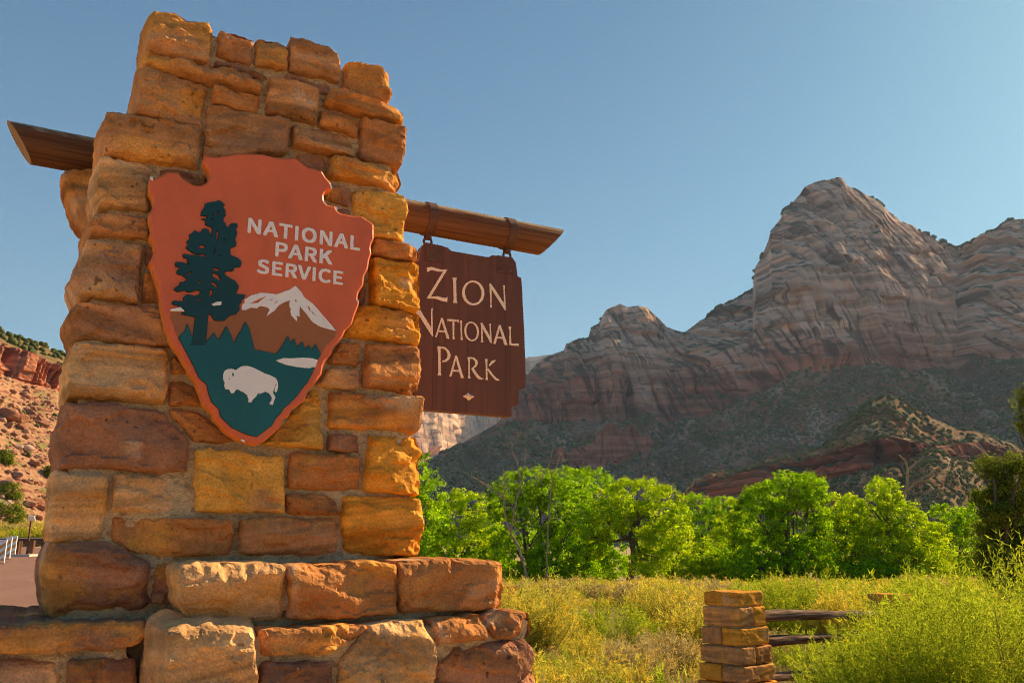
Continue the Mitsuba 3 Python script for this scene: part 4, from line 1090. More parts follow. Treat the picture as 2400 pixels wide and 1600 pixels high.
okl = np.zeros(LEFT_P.shape[:2], bool)
okl[238:296, 60:] = True
k = put('slope_scrub', merge([scatter(LEFT_P, okl, 420, .62, 64, .30), scatter(LEFT_P, np.roll(okl, -180, 0) & (np.arange(len(LEFT_P)) < 140)[:, None], 160, .5, 65, .40)]), 'mat_scrub', True)
tag(k, 'small scrub along the crest of the red slope', None, None, 'stuff')

# ---------------------------------------------------------------- road furniture
material('mat_white_plastic', principled((.80, .80, .80), .4, .5))
material('mat_orange_sheet', principled((.62, .27, .03), .4, .5))
material('mat_post_wood', principled(mikit.proc(lambda p, n, uv: mix((.11, .052, .030), (.19, .095, .05), fbm(p.x * 30, p.y * 30, p.z * 4, 3))), .8, .2))
material('mat_concrete', principled(mikit.proc(lambda p, n, uv: mix((.50, .43, .38), (.62, .55, .48), fbm(p.x * 3, p.y * 3, p.z * 3, 4))), .9, .2))
material('mat_pale_panel', principled((.72, .70, .64), .5, .4))


def gpt(pxx, y):
    x = (pxx - 1200) / 2099 * y
    return np.array([x, y, float(ground_z(x, y))])


for i, (bx, yy, word) in enumerate(((5, 36.5, 'nearest'), (17.5, 40.5, 'middle'), (28, 44.0, 'farthest'))):
    c = gpt(bx, yy) + [0, 0, .03]
    t = thing('barricade', f'white framed barricade panel with orange and white diagonal stripes, the {word} of three', 'barricade', 'striped barricades on the road')
    hw = .125 + .03 * (i == 2)
    for sx in (-1, 1):
        put(t + '__frame_post', box_mesh(c + [sx * hw - .016, -.025, .05], c + [sx * hw + .016, .025, .93]), 'mat_white_plastic')
    put(t + '__top_bar', box_mesh(c + [-hw - .025, -.024, .93], c + [hw + .025, .024, .98]), 'mat_white_plastic')
    put(t + '__base', box_mesh(c + [-.24, -.16, 0], c + [.24, .16, .05]), 'mat_post_wood')
    pan = sbox(-hw + .016, .15, hw - .016, .92)
    for s in range(-2, 9):
        band = Polygon([(-.3, s * .15), (.3, s * .15 + .42), (.3, s * .15 + .57), (-.3, s * .15 + .15)]).intersection(pan)
        if band.is_empty or band.area < 1e-4:
            continue
        m = trimesh.creation.extrude_polygon(band, .02, engine='earcut')
        v = np.array(m.vertices)
        put(t + '__stripe', (np.c_[v[:, 0], v[:, 2] - .01, v[:, 1]] + c, np.array(m.faces)), 'mat_orange_sheet' if s % 2 else 'mat_white_plastic')
isl = gpt(58, 43.6)
isz = float(ground_z(isl[0], isl[1]))
k = put('traffic_island', box_mesh([isl[0] - .75, 42.9, isz - .3], [isl[0] + .62, 44.6, isz + .15]), 'mat_concrete')
tag(k, 'pale concrete island that carries the wooden bollards', None, None, 'structure')
for bx, yy, lb_ in ((41, 43.3, 'left one of the pair of brown wooden bollards'), (46.5, 44.3, 'right one of the pair of brown wooden bollards'), (75, 43.4, 'single brown wooden bollard beside the box under the post')):
    c = gpt(bx, yy)
    c[2] = isz + .14
    t = thing('bollard', lb_, 'bollard', 'wooden bollards on the island')
    put(t + '__post', tube_mesh([c, c + [0, 0, .60]], .068, 12), 'mat_post_wood', 30)
    put(t + '__cap', tube_mesh([c + [0, 0, .601], c + [0, 0, .625]], .060, 12), 'mat_post_wood', 30)
t = thing('post_box', 'brown box on a tall post with a pale panel on top, standing on the island', 'post box')
c = gpt(67, 43.9)
c[2] = isz + .14
put(t + '__post', box_mesh(c + [-.13, .0, 0], c + [-.06, .07, 1.62]), 'mat_post_wood')
put(t + '__cabinet', box_mesh(c + [-.055, -.05, .05], c + [.20, .14, .66]), 'mat_post_wood')
v, f = box_mesh([-.16, -.02, -.13], [.16, .02, .13])
v = v @ np.array([[1, 0, 0], [0, .9, .43], [0, -.43, .9]])
put(t + '__panel', (v + c + [-.03, -.05, 1.73], f), 'mat_pale_panel')
t = thing('guard_rail', 'low dark timber guard rail along the far side of the road', 'guard rail')
for k in range(9):
    x = -52 + 3.6 * k
    z = float(ground_z(x, 58))
    put(t + '__post', box_mesh([x - .11, 57.9, z - .1], [x + .11, 58.12, z + .62]), 'mat_post_wood')
zz = float(ground_z(-34, 58))
v, f = box_mesh([-53, 57.75, .26], [-22.8, 57.89, .58])
v[:, 2] += ground_z(v[:, 0], 58)
put(t + '__rail', (v, f), 'mat_post_wood')
v, f = box_mesh([-53, 57.7, .583], [-22.8, 58.1, .63])
v[:, 2] += ground_z(v[:, 0], 58)
put(t + '__top_board', (v, f), 'mat_pale_panel')

# ---------------------------------------------------------------- rail fence with stone posts
def rough_block(lo, hi, origin, e1, e2, seed, amp=.008, h=.022):
    lo, hi = np.array(lo, float), np.array(hi, float)
    m = trimesh.creation.box(extents=hi - lo)
    v, f = trimesh.remesh.subdivide_to_size(np.array(m.vertices), np.array(m.faces), h, max_iter=12)
    m = trimesh.Trimesh(v, f)
    m.merge_vertices()
    v, f = np.array(m.vertices), np.array(m.faces)
    hs = (hi - lo) / 2
    r = .016
    inner = np.clip(v, -(hs - r), hs - r)
    dv = v - inner
    ln = np.linalg.norm(dv, axis=1, keepdims=True)
    v = inner + dv / np.maximum(ln, 1e-9) * np.minimum(ln, r)
    nn = dv / np.maximum(ln, 1e-9)
    q = v + seed * 2.7
    v = v + nn * ((vfbm(q * 11, 4, seed) - .5) * 2.6 * amp + (ridged(q * 24, 2, seed + 1) - .6) * .6 * amp)[:, None]
    v = v + (lo + hi) / 2
    w = origin + v[:, :1] * e1 + v[:, 1:2] * e2
    w[:, 2] = origin[2] + v[:, 2]
    return w, f


E1, E2 = np.array([.755, .656, 0]), np.array([-.656, .755, 0])
FEN = thing('rail_fence', 'log rail fence between tapering stone posts beside the bushy field', 'fence')


def stone_post(key, origin, width, tops, seed, widen=.018):
    """A square post of rough courses; tops: the heights of the joints from the top down; the near corner at origin."""
    rng = np.random.default_rng(seed)
    k = seed
    core0 = origin.copy()
    for n, (a, b) in enumerate(zip(tops[:-1], tops[1:])):
        g = widen * n
        lo1, hi1, lo2, hi2 = -g * .5, width + g, -g * .5, width + g
        cut = rng.uniform(.38, .62)
        if n == 0:
            bl = [((lo1, lo2), (hi1, hi2))]
        elif n % 2:
            m = lo1 + (hi1 - lo1) * cut
            bl = [((lo1, lo2), (m - .006, hi2)), ((m + .006, lo2), (hi1, hi2))]
        else:
            m = lo2 + (hi2 - lo2) * cut
            bl = [((lo1, lo2), (hi1, m - .006)), ((lo1, m + .006), (hi1, hi2))]
        for (x0, y0), (x1, y1) in bl:
            v, f = rough_block((x0, y0, b + .007 - origin[2]), (x1, y1, a - .007 - origin[2]), origin, E1, E2, k)
            put(key + '__stone', (v, f), 'mat_stone', True, uv=np.tile([float(rng.choice([2, 2, 5, 0])), k + .5], (len(v), 1)))
            k += 1
    g = widen * (len(tops) - 2)
    v, f = rough_block((.02, .02, tops[-1] - origin[2]), (width - .02, width - .02, tops[0] - .03 - origin[2]), origin, E1, E2, k, .003, .05)
    put(key + '__mortar', (v, f), 'mat_mortar', True)


c1 = np.array([2.125, 8.5, 0.0])
stone_post(FEN + '__post', c1, .40, [1.252, 1.11, .925, .757, .590, .435, .27, .10, -.12], 500)
c2 = c1 + E1 * 3.35 + E2 * .1
c2[2] = 0
stone_post(FEN + '__post_001', c2, .38, [1.13, 1.05, .90, .73, .56, .39, .22, .05, -.15], 540)


def rail_color(p, n, uv):
    a = p.x * .755 + p.y * .656
    b = p.y * .755 - p.x * .656
    c = mix((.060, .036, .026), (.24, .16, .115), smoothstep(.3, .8, fbm(a * 2.5, b * 55, p.z * 55, 3)))
    return c * (.75 + .5 * fbm(a * 8, b * 8, p.z * 20, 3))


material('mat_rail', principled(mikit.proc(rail_color), .9, .1), lambda p, n, uv: fbm((p.x * .755 + p.y * .656) * 3, (p.y * .755 - p.x * .656) * 60, p.z * 60, 3), .012)
for n, (za, zb2, rr) in enumerate(((.985, .90, .052), (.735, .70, .05), (.395, .40, .048))):
    a = c1 + E1 * .30 + E2 * .2
    b = c2 + E1 * .1 + E2 * .1
    a[2], b[2] = za, zb2
    t_ = np.linspace(0, 1, 46)[:, None]
    pp = a + (b - a) * t_ + np.array([0, 0, 1.0]) * .02 * np.sin(t_ * 5 + n) + E2 * .015 * np.sin(t_ * 7 + 2 * n)
    v, f = tube_mesh(pp, rr * (1 + .12 * np.sin(np.linspace(0, 9, 46) + n)), 16)
    cen = np.repeat(pp, 16, 0)
    dd = v[:len(cen)] - cen
    v[:len(cen)] += dd * (.55 * (vfbm(np.c_[dd / rr * 1.3 + np.repeat(t_, 16, 0) * 7], 3, 90 + n) - .5))[:, None]
    put(FEN + '__rail', (v, f), 'mat_rail', True)
c3 = np.array([(1186 - 1200) / 2099 * 23, 23.0, float(ground_z(0, 23.0))])
t = thing('stone_post', 'low stone post whose pale top shows over the brush beside the base', 'post')
zt3 = 1.6 - 73 / 2099 * 23
stone_post(t, c3, .40, [zt3, zt3 - .12, zt3 - .3, zt3 - .48, zt3 - .66, zt3 - .84, zt3 - 1.1], 580)

# ================================================================ plants
def leaf_mat(key, dark, light, warm, trans=1.0, rough=.5):
    def col(p, n, uv):
        c = mix(dark, light, uv.x)
        return mix(c, mi.Color3f(*warm), smoothstep(.80, 1.0, uv.y) * .85)
    scene[key] = {'type': 'principledthin', 'base_color': mikit.proc(col), 'roughness': rough, 'diff_trans': trans, 'spec_trans': 0.0}
    return key


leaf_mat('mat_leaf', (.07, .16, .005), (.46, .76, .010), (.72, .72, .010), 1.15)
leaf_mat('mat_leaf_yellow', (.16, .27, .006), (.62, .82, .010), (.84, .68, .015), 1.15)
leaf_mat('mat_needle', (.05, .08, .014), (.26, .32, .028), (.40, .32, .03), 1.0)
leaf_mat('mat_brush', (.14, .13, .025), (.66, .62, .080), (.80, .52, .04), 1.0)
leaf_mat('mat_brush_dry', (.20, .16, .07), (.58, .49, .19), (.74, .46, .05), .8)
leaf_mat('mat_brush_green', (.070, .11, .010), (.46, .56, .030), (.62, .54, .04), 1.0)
leaf_mat('mat_grass', (.32, .26, .11), (.60, .50, .24), (.50, .42, .10), .5)
material('mat_bark', principled(mikit.proc(lambda p, n, uv: mix((.065, .048, .034), (.17, .13, .095), fbm(p.x * 7, p.y * 7, p.z * 1.6, 4))), .95, .1))
material('mat_deadwood', principled(mikit.proc(lambda p, n, uv: mix((.17, .125, .085), (.38, .30, .21), fbm(p.x * 6, p.y * 6, p.z * 2, 3))), .95, .1))
material('mat_stem', principled((.17, .12, .06), .95, .1))


def leaf_quads(c, nrm, size, rng, aspect=.8):
    """Pointed leaves as two-triangle diamonds."""
    n = len(c)
    a = rng.normal(0, 1, (n, 3))
    a -= nrm * (a * nrm).sum(1, keepdims=True)
    a /= np.linalg.norm(a, axis=1, keepdims=True) + 1e-9
    b = np.cross(nrm, a)
    s = (size * rng.uniform(.6, 1.3, n))[:, None]
    v = np.stack([c - a * s * .6, c + b * s * .5 * aspect, c + a * s * .6, c - b * s * .5 * aspect], 1).reshape(-1, 3)
    k = np.arange(n)[:, None] * 4
    f = np.vstack([k + [0, 1, 2], k + [0, 2, 3]])
    return v, f


def crown_mesh(lobes, n, size, seed, clump=.34, per=42, warm=.06, droop=.0):
    """A crown of leaf clumps over a few rounded masses: (centre, radii)."""
    rng = np.random.default_rng(seed)
    area = np.array([r[0] * r[2] + r[0] * r[1] for _, r in lobes])
    nc = max(8, n // per)
    cs, ns = [], []
    for (c, r), a in zip(lobes, area / area.sum()):
        m = int(nc * a) + 3
        d = rng.normal(0, 1, (m, 3))
        d /= np.linalg.norm(d, axis=1, keepdims=True)
        lump = .80 + .42 * vfbm(d * 2.3 + seed, 3, seed) + rng.uniform(-.16, .06, m)
        p = c + d * np.array(r) * lump[:, None]
        cs.append(p)
        ns.append(d)
    cs, ns = np.vstack(cs), np.vstack(ns)
    keep = np.ones(len(cs), bool)
    for c, r in lobes:
        keep &= np.linalg.norm((cs - c) / (np.array(r) * .62), axis=1) > 1
    cs, ns = cs[keep], ns[keep]
    per = max(10, int(n / max(1, len(cs))))
    sp = clump * rng.uniform(.55, 1.35, len(cs))
    off = rng.normal(0, 1, (len(cs), per, 3))
    off *= (rng.random((len(cs), per, 1)) ** .45) / np.linalg.norm(off, axis=2, keepdims=True)
    pts = cs[:, None] + off * sp[:, None, None] * np.array([1.15, 1.15, .8])
    nn = ns[:, None] * .5 + off * .55 + rng.normal(0, .55, off.shape) + [0, 0, .35]
    nn /= np.linalg.norm(nn, axis=2, keepdims=True)
    v, f = leaf_quads(pts.reshape(-1, 3), nn.reshape(-1, 3), size, rng)
    tone = np.clip(rng.uniform(.15, .85, len(cs))[:, None] + rng.normal(0, .22, (len(cs), per)), 0, 1)
    wr = np.clip(rng.uniform(0, .75 + warm, len(cs))[:, None] + rng.normal(0, .12, (len(cs), per)), 0, 1)
    uv = np.stack([np.repeat(tone.ravel(), 4), np.repeat(wr.ravel(), 4)], 1)
    return (v, f), uv


def limb(a, b, ra, rb_, rng, n=9, bend=.10, sides=7):
    a, b = np.asarray(a, float), np.asarray(b, float)
    t = np.linspace(0, 1, n)[:, None]
    L = np.linalg.norm(b - a)
    w = rng.normal(0, 1, 3) * bend * L
    w2 = rng.normal(0, 1, 3) * bend * L * .4
    p = a + (b - a) * t + np.sin(t * np.pi) * w + np.sin(t * np.pi * 2) * w2
    return tube_mesh(p, np.interp(t[:, 0], [0, 1], [ra, rb_]), sides)


def tree(name, label, cat, base, lobes_px, depth, leaves, size, mat, seed, trunk=.22, group=None, fork=None, squash=1.0, clump=.34, warm=.06, spread=1.6, bark='mat_bark'):
    """lobes_px: the masses of the crown as the photo shows them (centre, half width, half height), each at its own depth."""
    rng = np.random.default_rng(seed)
    t = thing(name, label, cat, group)
    lobes = []
    for i, lb_ in enumerate(lobes_px):
        cx, cy, rx, ry = lb_[:4]
        dz = lb_[4] if len(lb_) > 4 else rng.uniform(-spread, spread)
        dd = depth + dz
        c = at_depth(cx, cy, dd)[0]
        k = dd / 2040
        lobes.append((c, (rx * k, (rx * k * .9 + ry * k * .1) * squash, ry * k)))
    if name == 'cottonwood_tree' and fork is None:        # foliage hanging down to the brush
        xa, xb = min(q[0] - q[2] for q in lobes_px), max(q[0] + q[2] for q in lobes_px)
        for u in (.22, .5, .78):
            dd = depth + rng.uniform(-2, 1)
            c = at_depth(xa + (xb - xa) * u, 1318, dd)[0]
            c[2] = float(ground_z(c[0], dd)) + rng.uniform(1.0, 1.5)
            lobes.append((c, ((xb - xa) * .2 * dd / 2040, 1.2, 1.25)))
    leaves, size = int(leaves * (2.0 if 'mat_leaf' in mat else 1.0)), size * .82
    (v, f), uv = crown_mesh(lobes, leaves, size, seed, clump, warm=warm)
    put(t + '__crown', (v, f), mat, False, uv=uv)
    b = np.array([base[0], base[1], float(ground_z(base[0], base[1])) - .1])
    fk = np.array(fork) if fork is not None else b + [rng.uniform(-.4, .4), 0, (min(l[0][2] - l[1][2] * .3 for l in lobes) - b[2]) * .62 + .3]
    parts = [limb(b, fk, trunk, trunk * .72, rng, 10, .05, 10)]
    for c, r in lobes:
        e = c + [0, 0, r[2] * .15]
        parts.append(limb(fk, e, trunk * .55, trunk * .14, rng, 10, .09, 6))
        for _ in range(4):
            d = rng.normal(0, 1, 3)
            d /= np.linalg.norm(d)
            m = fk + (e - fk) * rng.uniform(.45, .95)
            parts.append(limb(m, c + d * np.array(r) * .85, trunk * .2, trunk * .05, rng, 6, .1, 4))
    put(t + '__trunk', merge(parts), bark, True)
    return t


def base_at(pxx, y):
    return ((pxx - 1200) / 2099 * y, y)


COT = 'cottonwoods along the river'
tree('cottonwood_tree', 'bright green cottonwood half hidden behind the pillar above the base', 'tree', base_at(975, 60), [(978,1120,44,58),(1000,1205,52,75),(950,1240,80,80),(1000,1280,60,60)], 60, 12000, .17, 'mat_leaf', 1, group=COT)
tree('cottonwood_tree', 'broad pale green cottonwood between the pillar and the dead branches', 'tree', base_at(1080, 72), [(1055,1235,62,70),(1105,1190,62,38),(1140,1235,45,50),(1090,1290,75,60),(1030,1300,60,55)], 72, 15000, .18, 'mat_leaf_yellow', 2, group=COT)
tree('cottonwood_tree', 'large dark green cottonwood behind the twisted dead branches', 'tree', base_at(1245, 65), [(1205,1165,58,52),(1255,1140,62,42),(1310,1190,75,70),(1230,1230,85,80),(1345,1250,58,70),(1210,1300,70,55),(1310,1310,75,50)], 65, 24000, .17, 'mat_leaf', 3, trunk=.28, group=COT)
tree('cottonwood_tree', 'green cottonwood top rising behind the large dark one', 'tree', base_at(1370, 82), [(1330,1130,65,34),(1385,1140,60,42),(1425,1180,48,50),(1390,1230,60,60)], 82, 11000, .18, 'mat_leaf', 4, group=COT)
tree('cottonwood_tree', 'umbrella shaped cottonwood with its bent dark trunk in view', 'tree', base_at(1468, 64), [(1440,1180,50,42),(1495,1160,66,40),(1550,1190,52,52),(1500,1215,76,40),(1420,1225,40,34),(1580,1240,34,42),(1395,1265,34,40),(1540,1262,46,32),(1520,1320,46,34)], 64, 15000, .16, 'mat_leaf_yellow', 5, trunk=.27, group=COT, fork=at_depth(1478, 1262, 64)[0])
tree('cottonwood_tree', 'low yellow green cottonwood right of the bent trunk', 'tree', base_at(1580, 67), [(1545,1300,50,40),(1600,1290,50,45),(1650,1310,45,40),(1560,1335,50,25)], 67, 11000, .16, 'mat_leaf_yellow', 6, trunk=.15, group=COT)
tree('cottonwood_tree', 'hazy green cottonwood set back left of the tallest crown', 'tree', base_at(1650, 88), [(1635,1195,52,36),(1690,1200,45,36),(1650,1255,62,55),(1715,1240,42,60)], 88, 12000, .20, 'mat_leaf', 7, group=COT)
tree('cottonwood_tree', 'yellowish cottonwood beside the tallest crown', 'tree', base_at(1725, 75), [(1715,1215,34,46),(1740,1260,40,60),(1700,1290,45,50)], 75, 7500, .17, 'mat_leaf_yellow', 8, trunk=.16, group=COT)
tree('cottonwood_tree', 'tallest dark green cottonwood with a dense rounded crown', 'tree', base_at(1840, 62), [(1795,1170,48,40),(1850,1150,55,42),(1900,1145,36,36),(1775,1225,62,60),(1860,1225,75,72),(1915,1190,34,48),(1790,1300,80,52),(1885,1305,70,56)], 62, 28000, .17, 'mat_leaf', 9, trunk=.3, group=COT)
tree('cottonwood_tree', 'yellow green cottonwood right of the tallest crown', 'tree', base_at(1985, 68), [(1958,1190,34,34),(1995,1205,34,42),(1970,1255,56,56),(2020,1265,44,52),(1985,1315,68,46)], 68, 16000, .17, 'mat_leaf_yellow', 10, group=COT)
tree('cottonwood_tree', 'broad cottonwood with a small knob on top near the bare tree', 'tree', base_at(2105, 66), [(2072,1152,32,34),(2062,1205,44,42),(2110,1220,52,46),(2160,1255,52,46),(2080,1270,60,50),(2175,1300,50,40),(2110,1320,75,42)], 66, 22000, .16, 'mat_leaf_yellow', 11, trunk=.25, group=COT)
tree('cottonwood_tree', 'cottonwood left of the junipers at the right edge', 'tree', base_at(2225, 78), [(2205,1225,42,38),(2250,1235,42,40),(2280,1220,34,42),(2235,1290,60,52),(2300,1280,50,55)], 78, 14000, .18, 'mat_leaf', 12, group=COT)
tree('willow_shrub', 'dark leafy thicket under the large cottonwood', 'shrub', base_at(1160, 70), [(1140,1320,60,36),(1180,1335,50,26)], 70, 6000, .17, 'mat_leaf', 13, trunk=.08)
tree('willow_shrub', 'dark thicket left of the bent cottonwood trunk', 'shrub', base_at(1410, 72), [(1390,1300,45,45),(1430,1325,40,32),(1360,1335,40,24)], 72, 7000, .17, 'mat_leaf', 14, trunk=.08)
tree('willow_shrub', 'dark thicket at the foot of the tallest cottonwood', 'shrub', base_at(1720, 66), [(1690,1325,50,34),(1740,1335,45,28)], 66, 6000, .16, 'mat_leaf', 15, trunk=.08)
tree('willow_shrub', 'dark thicket under the knobbed cottonwood', 'shrub', base_at(2030, 64), [(1975,1345,60,24),(2050,1345,60,26),(2130,1348,50,22)], 64, 8000, .16, 'mat_leaf', 16, trunk=.08)

rb = np.random.default_rng(55)
lob = []
for q in range(80):
    pxx, dd = 400 + q * 31 + rb.uniform(-15, 15), rb.uniform(88, 108)
    cc = at_depth(pxx, rb.uniform(1275, 1300), dd)[0]
    rr = rb.uniform(1.7, 2.6)
    cc[2] = float(ground_z(cc[0], dd)) + rr * rb.uniform(.8, 1.25)
    lob.append((cc, (rr * 1.25, rr, rr * 1.15)))
(v, f), uv = crown_mesh(lob, 52000, .24, 56, .5)
k = put('far_thicket', (v, f), 'mat_leaf', False, uv=uv)
tag(k, 'dense green thicket behind the row of cottonwoods', None, None, 'stuff')
tree('juniper_tree', 'dark juniper with ragged tufts standing at the right edge', 'tree', base_at(2365, 21), [(2318,1092,20,24),(2340,1112,18,18),(2372,1085,16,20),(2398,1112,28,34),(2352,1150,26,20),(2303,1168,24,18),(2390,1175,34,26),(2335,1205,34,22),(2312,1235,26,18),(2382,1235,34,28),(2415,1270,34,40),(2345,1275,40,24),(2318,1305,32,24),(2385,1310,44,30),(2350,1345,40,28),(2410,1360,44,36)], 21, 42000, .058, 'mat_needle', 21, trunk=.16, squash=1.0, clump=.17, warm=.02, spread=.35)
tree('juniper_tree', 'juniper mostly beyond the right edge, one ragged branch in view', 'tree', base_at(2500, 17), [(2398,935,14,24),(2396,985,12,20),(2440,950,40,50),(2490,900,60,60),(2470,1020,50,60),(2500,1130,70,80),(2490,1270,60,70)], 17, 30000, .048, 'mat_needle', 22, trunk=.16, clump=.13, warm=.02, spread=.2)


def snag(label, polys, depth, r0, seed):
    rng = np.random.default_rng(seed)
    t = thing('dead_tree', label, 'dead tree', 'dead trees')
    parts, k = [], depth / 2040
    for i, (w, pts) in enumerate(polys):
        p = np.vstack([at_depth(x, y, depth + .5 * math.sin(i * 2.1 + j * .7) * (j > 0)) for j, (x, y) in enumerate(pts)])
        tt = np.linspace(0, len(p) - 1, len(p) * 5)
        q = np.stack([np.interp(tt, np.arange(len(p)), p[:, c]) for c in range(3)], 1)
        q[1:-1] = (q[:-2] + q[1:-1] * 2 + q[2:]) / 4
        q += rng.normal(0, .02, q.shape)
        nm = 'trunk' if i == 0 else 'branch'
        put(t + '__' + nm, tube_mesh(q, np.linspace(w, w * .35, len(q)) * r0, 6), 'mat_deadwood', True)
        tw = []
        for _ in range(7 if i else 3):
            a = rng.integers(len(q) // 3, len(q))
            d = rng.normal(0, 1, 3) * [1, .6, .8] + [0, 0, .5]
            L = rng.uniform(.35, 1.1)
            tw.append(limb(q[a], q[a] + d / np.linalg.norm(d) * L, .022, .006, rng, 6, .16, 4))
        labels[put(t + '__twigs', merge(tw), 'mat_deadwood', True)] = {'kind': 'stuff'}
    return t


snag('twisted bare dead tree in front of the large dark cottonwood', [(1.3, [(1238,1362),(1215,1277),(1196,1248),(1185,1210),(1180,1172),(1183,1124),(1180,1095)]), (.7, [(1180,1168),(1151,1143),(1126,1127),(1097,1113)]), (.9, [(1196,1248),(1205,1197),(1212,1165),(1221,1130),(1231,1079),(1234,1051)]), (.7, [(1219,1120),(1210,1075),(1198,1051),(1213,1030),(1220,1012)])], 58, .075, 31)
snag('second bare dead tree, two thin forked stems above the cottonwood', [(1.1, [(1280,1362),(1284,1250),(1287,1190),(1295,1122),(1287,1081),(1300,1044)]), (.8, [(1295,1108),(1307,1085),(1314,1057),(1322,1084)]), (.6, [(1287,1085),(1276,1108),(1268,1130)])], 59, .07, 32)
snag('bare dead tree with sweeping limbs behind the knobbed cottonwood', [(1.6, [(2110,1350),(2112,1250),(2117,1171),(2125,1143),(2128,1101),(2122,1079),(2107,1066)]), (1.1, [(2123,1150),(2147,1128),(2173,1114),(2205,1108),(2226,1112)]), (.8, [(2150,1127),(2176,1124),(2205,1142),(2215,1160)]), (.8, [(2128,1098),(2151,1082),(2167,1068)]), (.7, [(2173,1114),(2190,1102),(2207,1092)])], 70, .10, 33)


# ---------------------------------------------------------------- brush
def brush_mesh(seed, stems, per, width, height, blade, bl, tipwarm=.25, spreadang=1.0, sprigs=8):
    """A rabbitbrush: thin stems fanning into a dome, side sprigs along them, narrow leaves along each sprig."""
    rng = np.random.default_rng(seed)
    up = np.array([0, 0, 1.0])
    az = rng.uniform(0, 2 * np.pi, stems)
    tilt = spreadang * np.sqrt(rng.random(stems))
    out = np.stack([np.cos(az), np.sin(az), az * 0], 1)
    lump = .72 + .55 * vfbm(np.c_[out * 1.6 + seed, tilt[:, None]][:, :3], 2, seed)
    L = height * rng.uniform(.70, 1.0, stems) * np.minimum(lump, 1.08) * (1 + (width / height * .55 - 1) * (tilt / 1.57))
    base = out * (width * .12 * rng.random(stems) ** .5)[:, None]
    t = .28 + .72 * rng.random((stems, sprigs)) ** .6
    ang = tilt[:, None] * (1.12 - .32 * t)
    sway = rng.normal(0, .045, (stems, 1, 3)) * t[..., None] * L[:, None, None]
    d0 = out[:, None] * np.sin(ang)[..., None] + up * np.cos(ang)[..., None]
    p = base[:, None] + d0 * (t * L[:, None])[..., None] + sway
    d1 = d0 + rng.normal(0, .48, d0.shape) + up * .25
    d1 /= np.linalg.norm(d1, axis=2, keepdims=True)
    sl = height * rng.uniform(.09, .19, (stems, sprigs)) * (1.25 - .5 * t)
    u = (np.arange(per) + rng.random((stems, sprigs, per))) / per
    q = p[:, :, None] + d1[:, :, None] * (u * sl[..., None])[..., None]
    d = d1[:, :, None] * .8 + rng.normal(0, .50, q.shape)
    d /= np.linalg.norm(d, axis=3, keepdims=True)
    warmstem = rng.random(stems) < tipwarm
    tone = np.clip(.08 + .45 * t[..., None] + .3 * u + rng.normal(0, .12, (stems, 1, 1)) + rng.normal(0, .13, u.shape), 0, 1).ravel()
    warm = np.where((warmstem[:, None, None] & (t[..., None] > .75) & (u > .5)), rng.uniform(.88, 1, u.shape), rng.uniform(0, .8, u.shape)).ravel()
    q, d = q.reshape(-1, 3), d.reshape(-1, 3)
    n = len(q)
    side = np.cross(d, rng.normal(0, 1, (n, 3)))
    side /= np.linalg.norm(side, axis=1, keepdims=True) + 1e-9
    ll = (bl * rng.uniform(.55, 1.3, n))[:, None]
    ww = blade * rng.uniform(.7, 1.3, (n, 1))
    v = np.stack([q - side * ww * .5, q + side * ww * .5, q + d * ll], 1).reshape(-1, 3)
    v[:, 2] = np.maximum(v[:, 2], .01)
    f = np.arange(3 * n).reshape(-1, 3)
    return (v, f), np.stack([np.repeat(tone, 3), np.repeat(warm, 3)], 1)


def stem_mesh(seed, stems, width, height, r, spreadang=.75):
    rng = np.random.default_rng(seed)
    parts = []
    for _ in range(stems):
        az, ti = rng.uniform(0, 2 * np.pi), spreadang * math.sqrt(rng.random())
        o = np.array([math.cos(az), math.sin(az), 0])
        b = o * width * .2 * rng.random()
        parts.append(limb(b, b + (o * math.sin(ti) + np.array([0, 0, math.cos(ti)])) * height * rng.uniform(.5, .8), r, r * .4, rng, 5, .08, 3))
    return merge(parts)


def shrub(label, x, y, width, height, stems, per, blade, bl, mat, seed, tipwarm=.2, group=None, spreadang=.75):
    t = thing('rabbitbrush', label, 'shrub', group)
    m, uv = brush_mesh(seed, stems, per, width, height, blade, bl, tipwarm, spreadang)
    o = np.array([x, y, float(ground_z(x, y)) - .03])
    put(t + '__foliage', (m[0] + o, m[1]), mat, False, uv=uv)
    s = stem_mesh(seed, 26, width, height, .006, spreadang)
    put(t + '__stems', (s[0] + o, s[1]), 'mat_stem', True)
    return t


def near(pxx, y):
    return ((pxx - 1200) / 2099 * y, y)


GB = 'feathery bushes along the fence'
shrub('large feathery bush hiding the fence rails, tallest of its clump', *near(2130, 7.0), 1.25, 1.42, 400, 9, .0085, .05, 'mat_brush_green', 101, .05, GB, .95)
shrub('feathery bush leaning over the rails, nearest the stone post', *near(2020, 7.5), 1.05, 1.12, 300, 9, .0085, .05, 'mat_brush_green', 110, .05, GB, 1.05)
shrub('feathery bush at the bottom right, before the tall one', *near(2245, 7.3), 1.1, 1.22, 300, 9, .0085, .05, 'mat_brush', 111, .05, GB, 1.0)
shrub('low rounded bush at the bottom right below the rails', *near(1985, 6.7), .85, .72, 240, 9, .0085, .045, 'mat_brush_green', 112, .05, GB, 1.15)
shrub('tall dark feathery bush at the right edge in front', *near(2330, 6.6), 1.5, 1.78, 480, 9, .0085, .045, 'mat_brush_green', 102, .03, GB, .8)
shrub('feathery bush between the two tallest by the right edge', *near(2215, 9.2), 1.8, 1.50, 480, 8, .008, .055, 'mat_brush_green', 103, .05, GB, .9)
shrub('small low bush at the foot of the fence, lower right of the stone post', *near(1925, 6.6), .9, .52, 300, 8, .0065, .042, 'mat_brush_green', 104, .05, GB, 1.15)
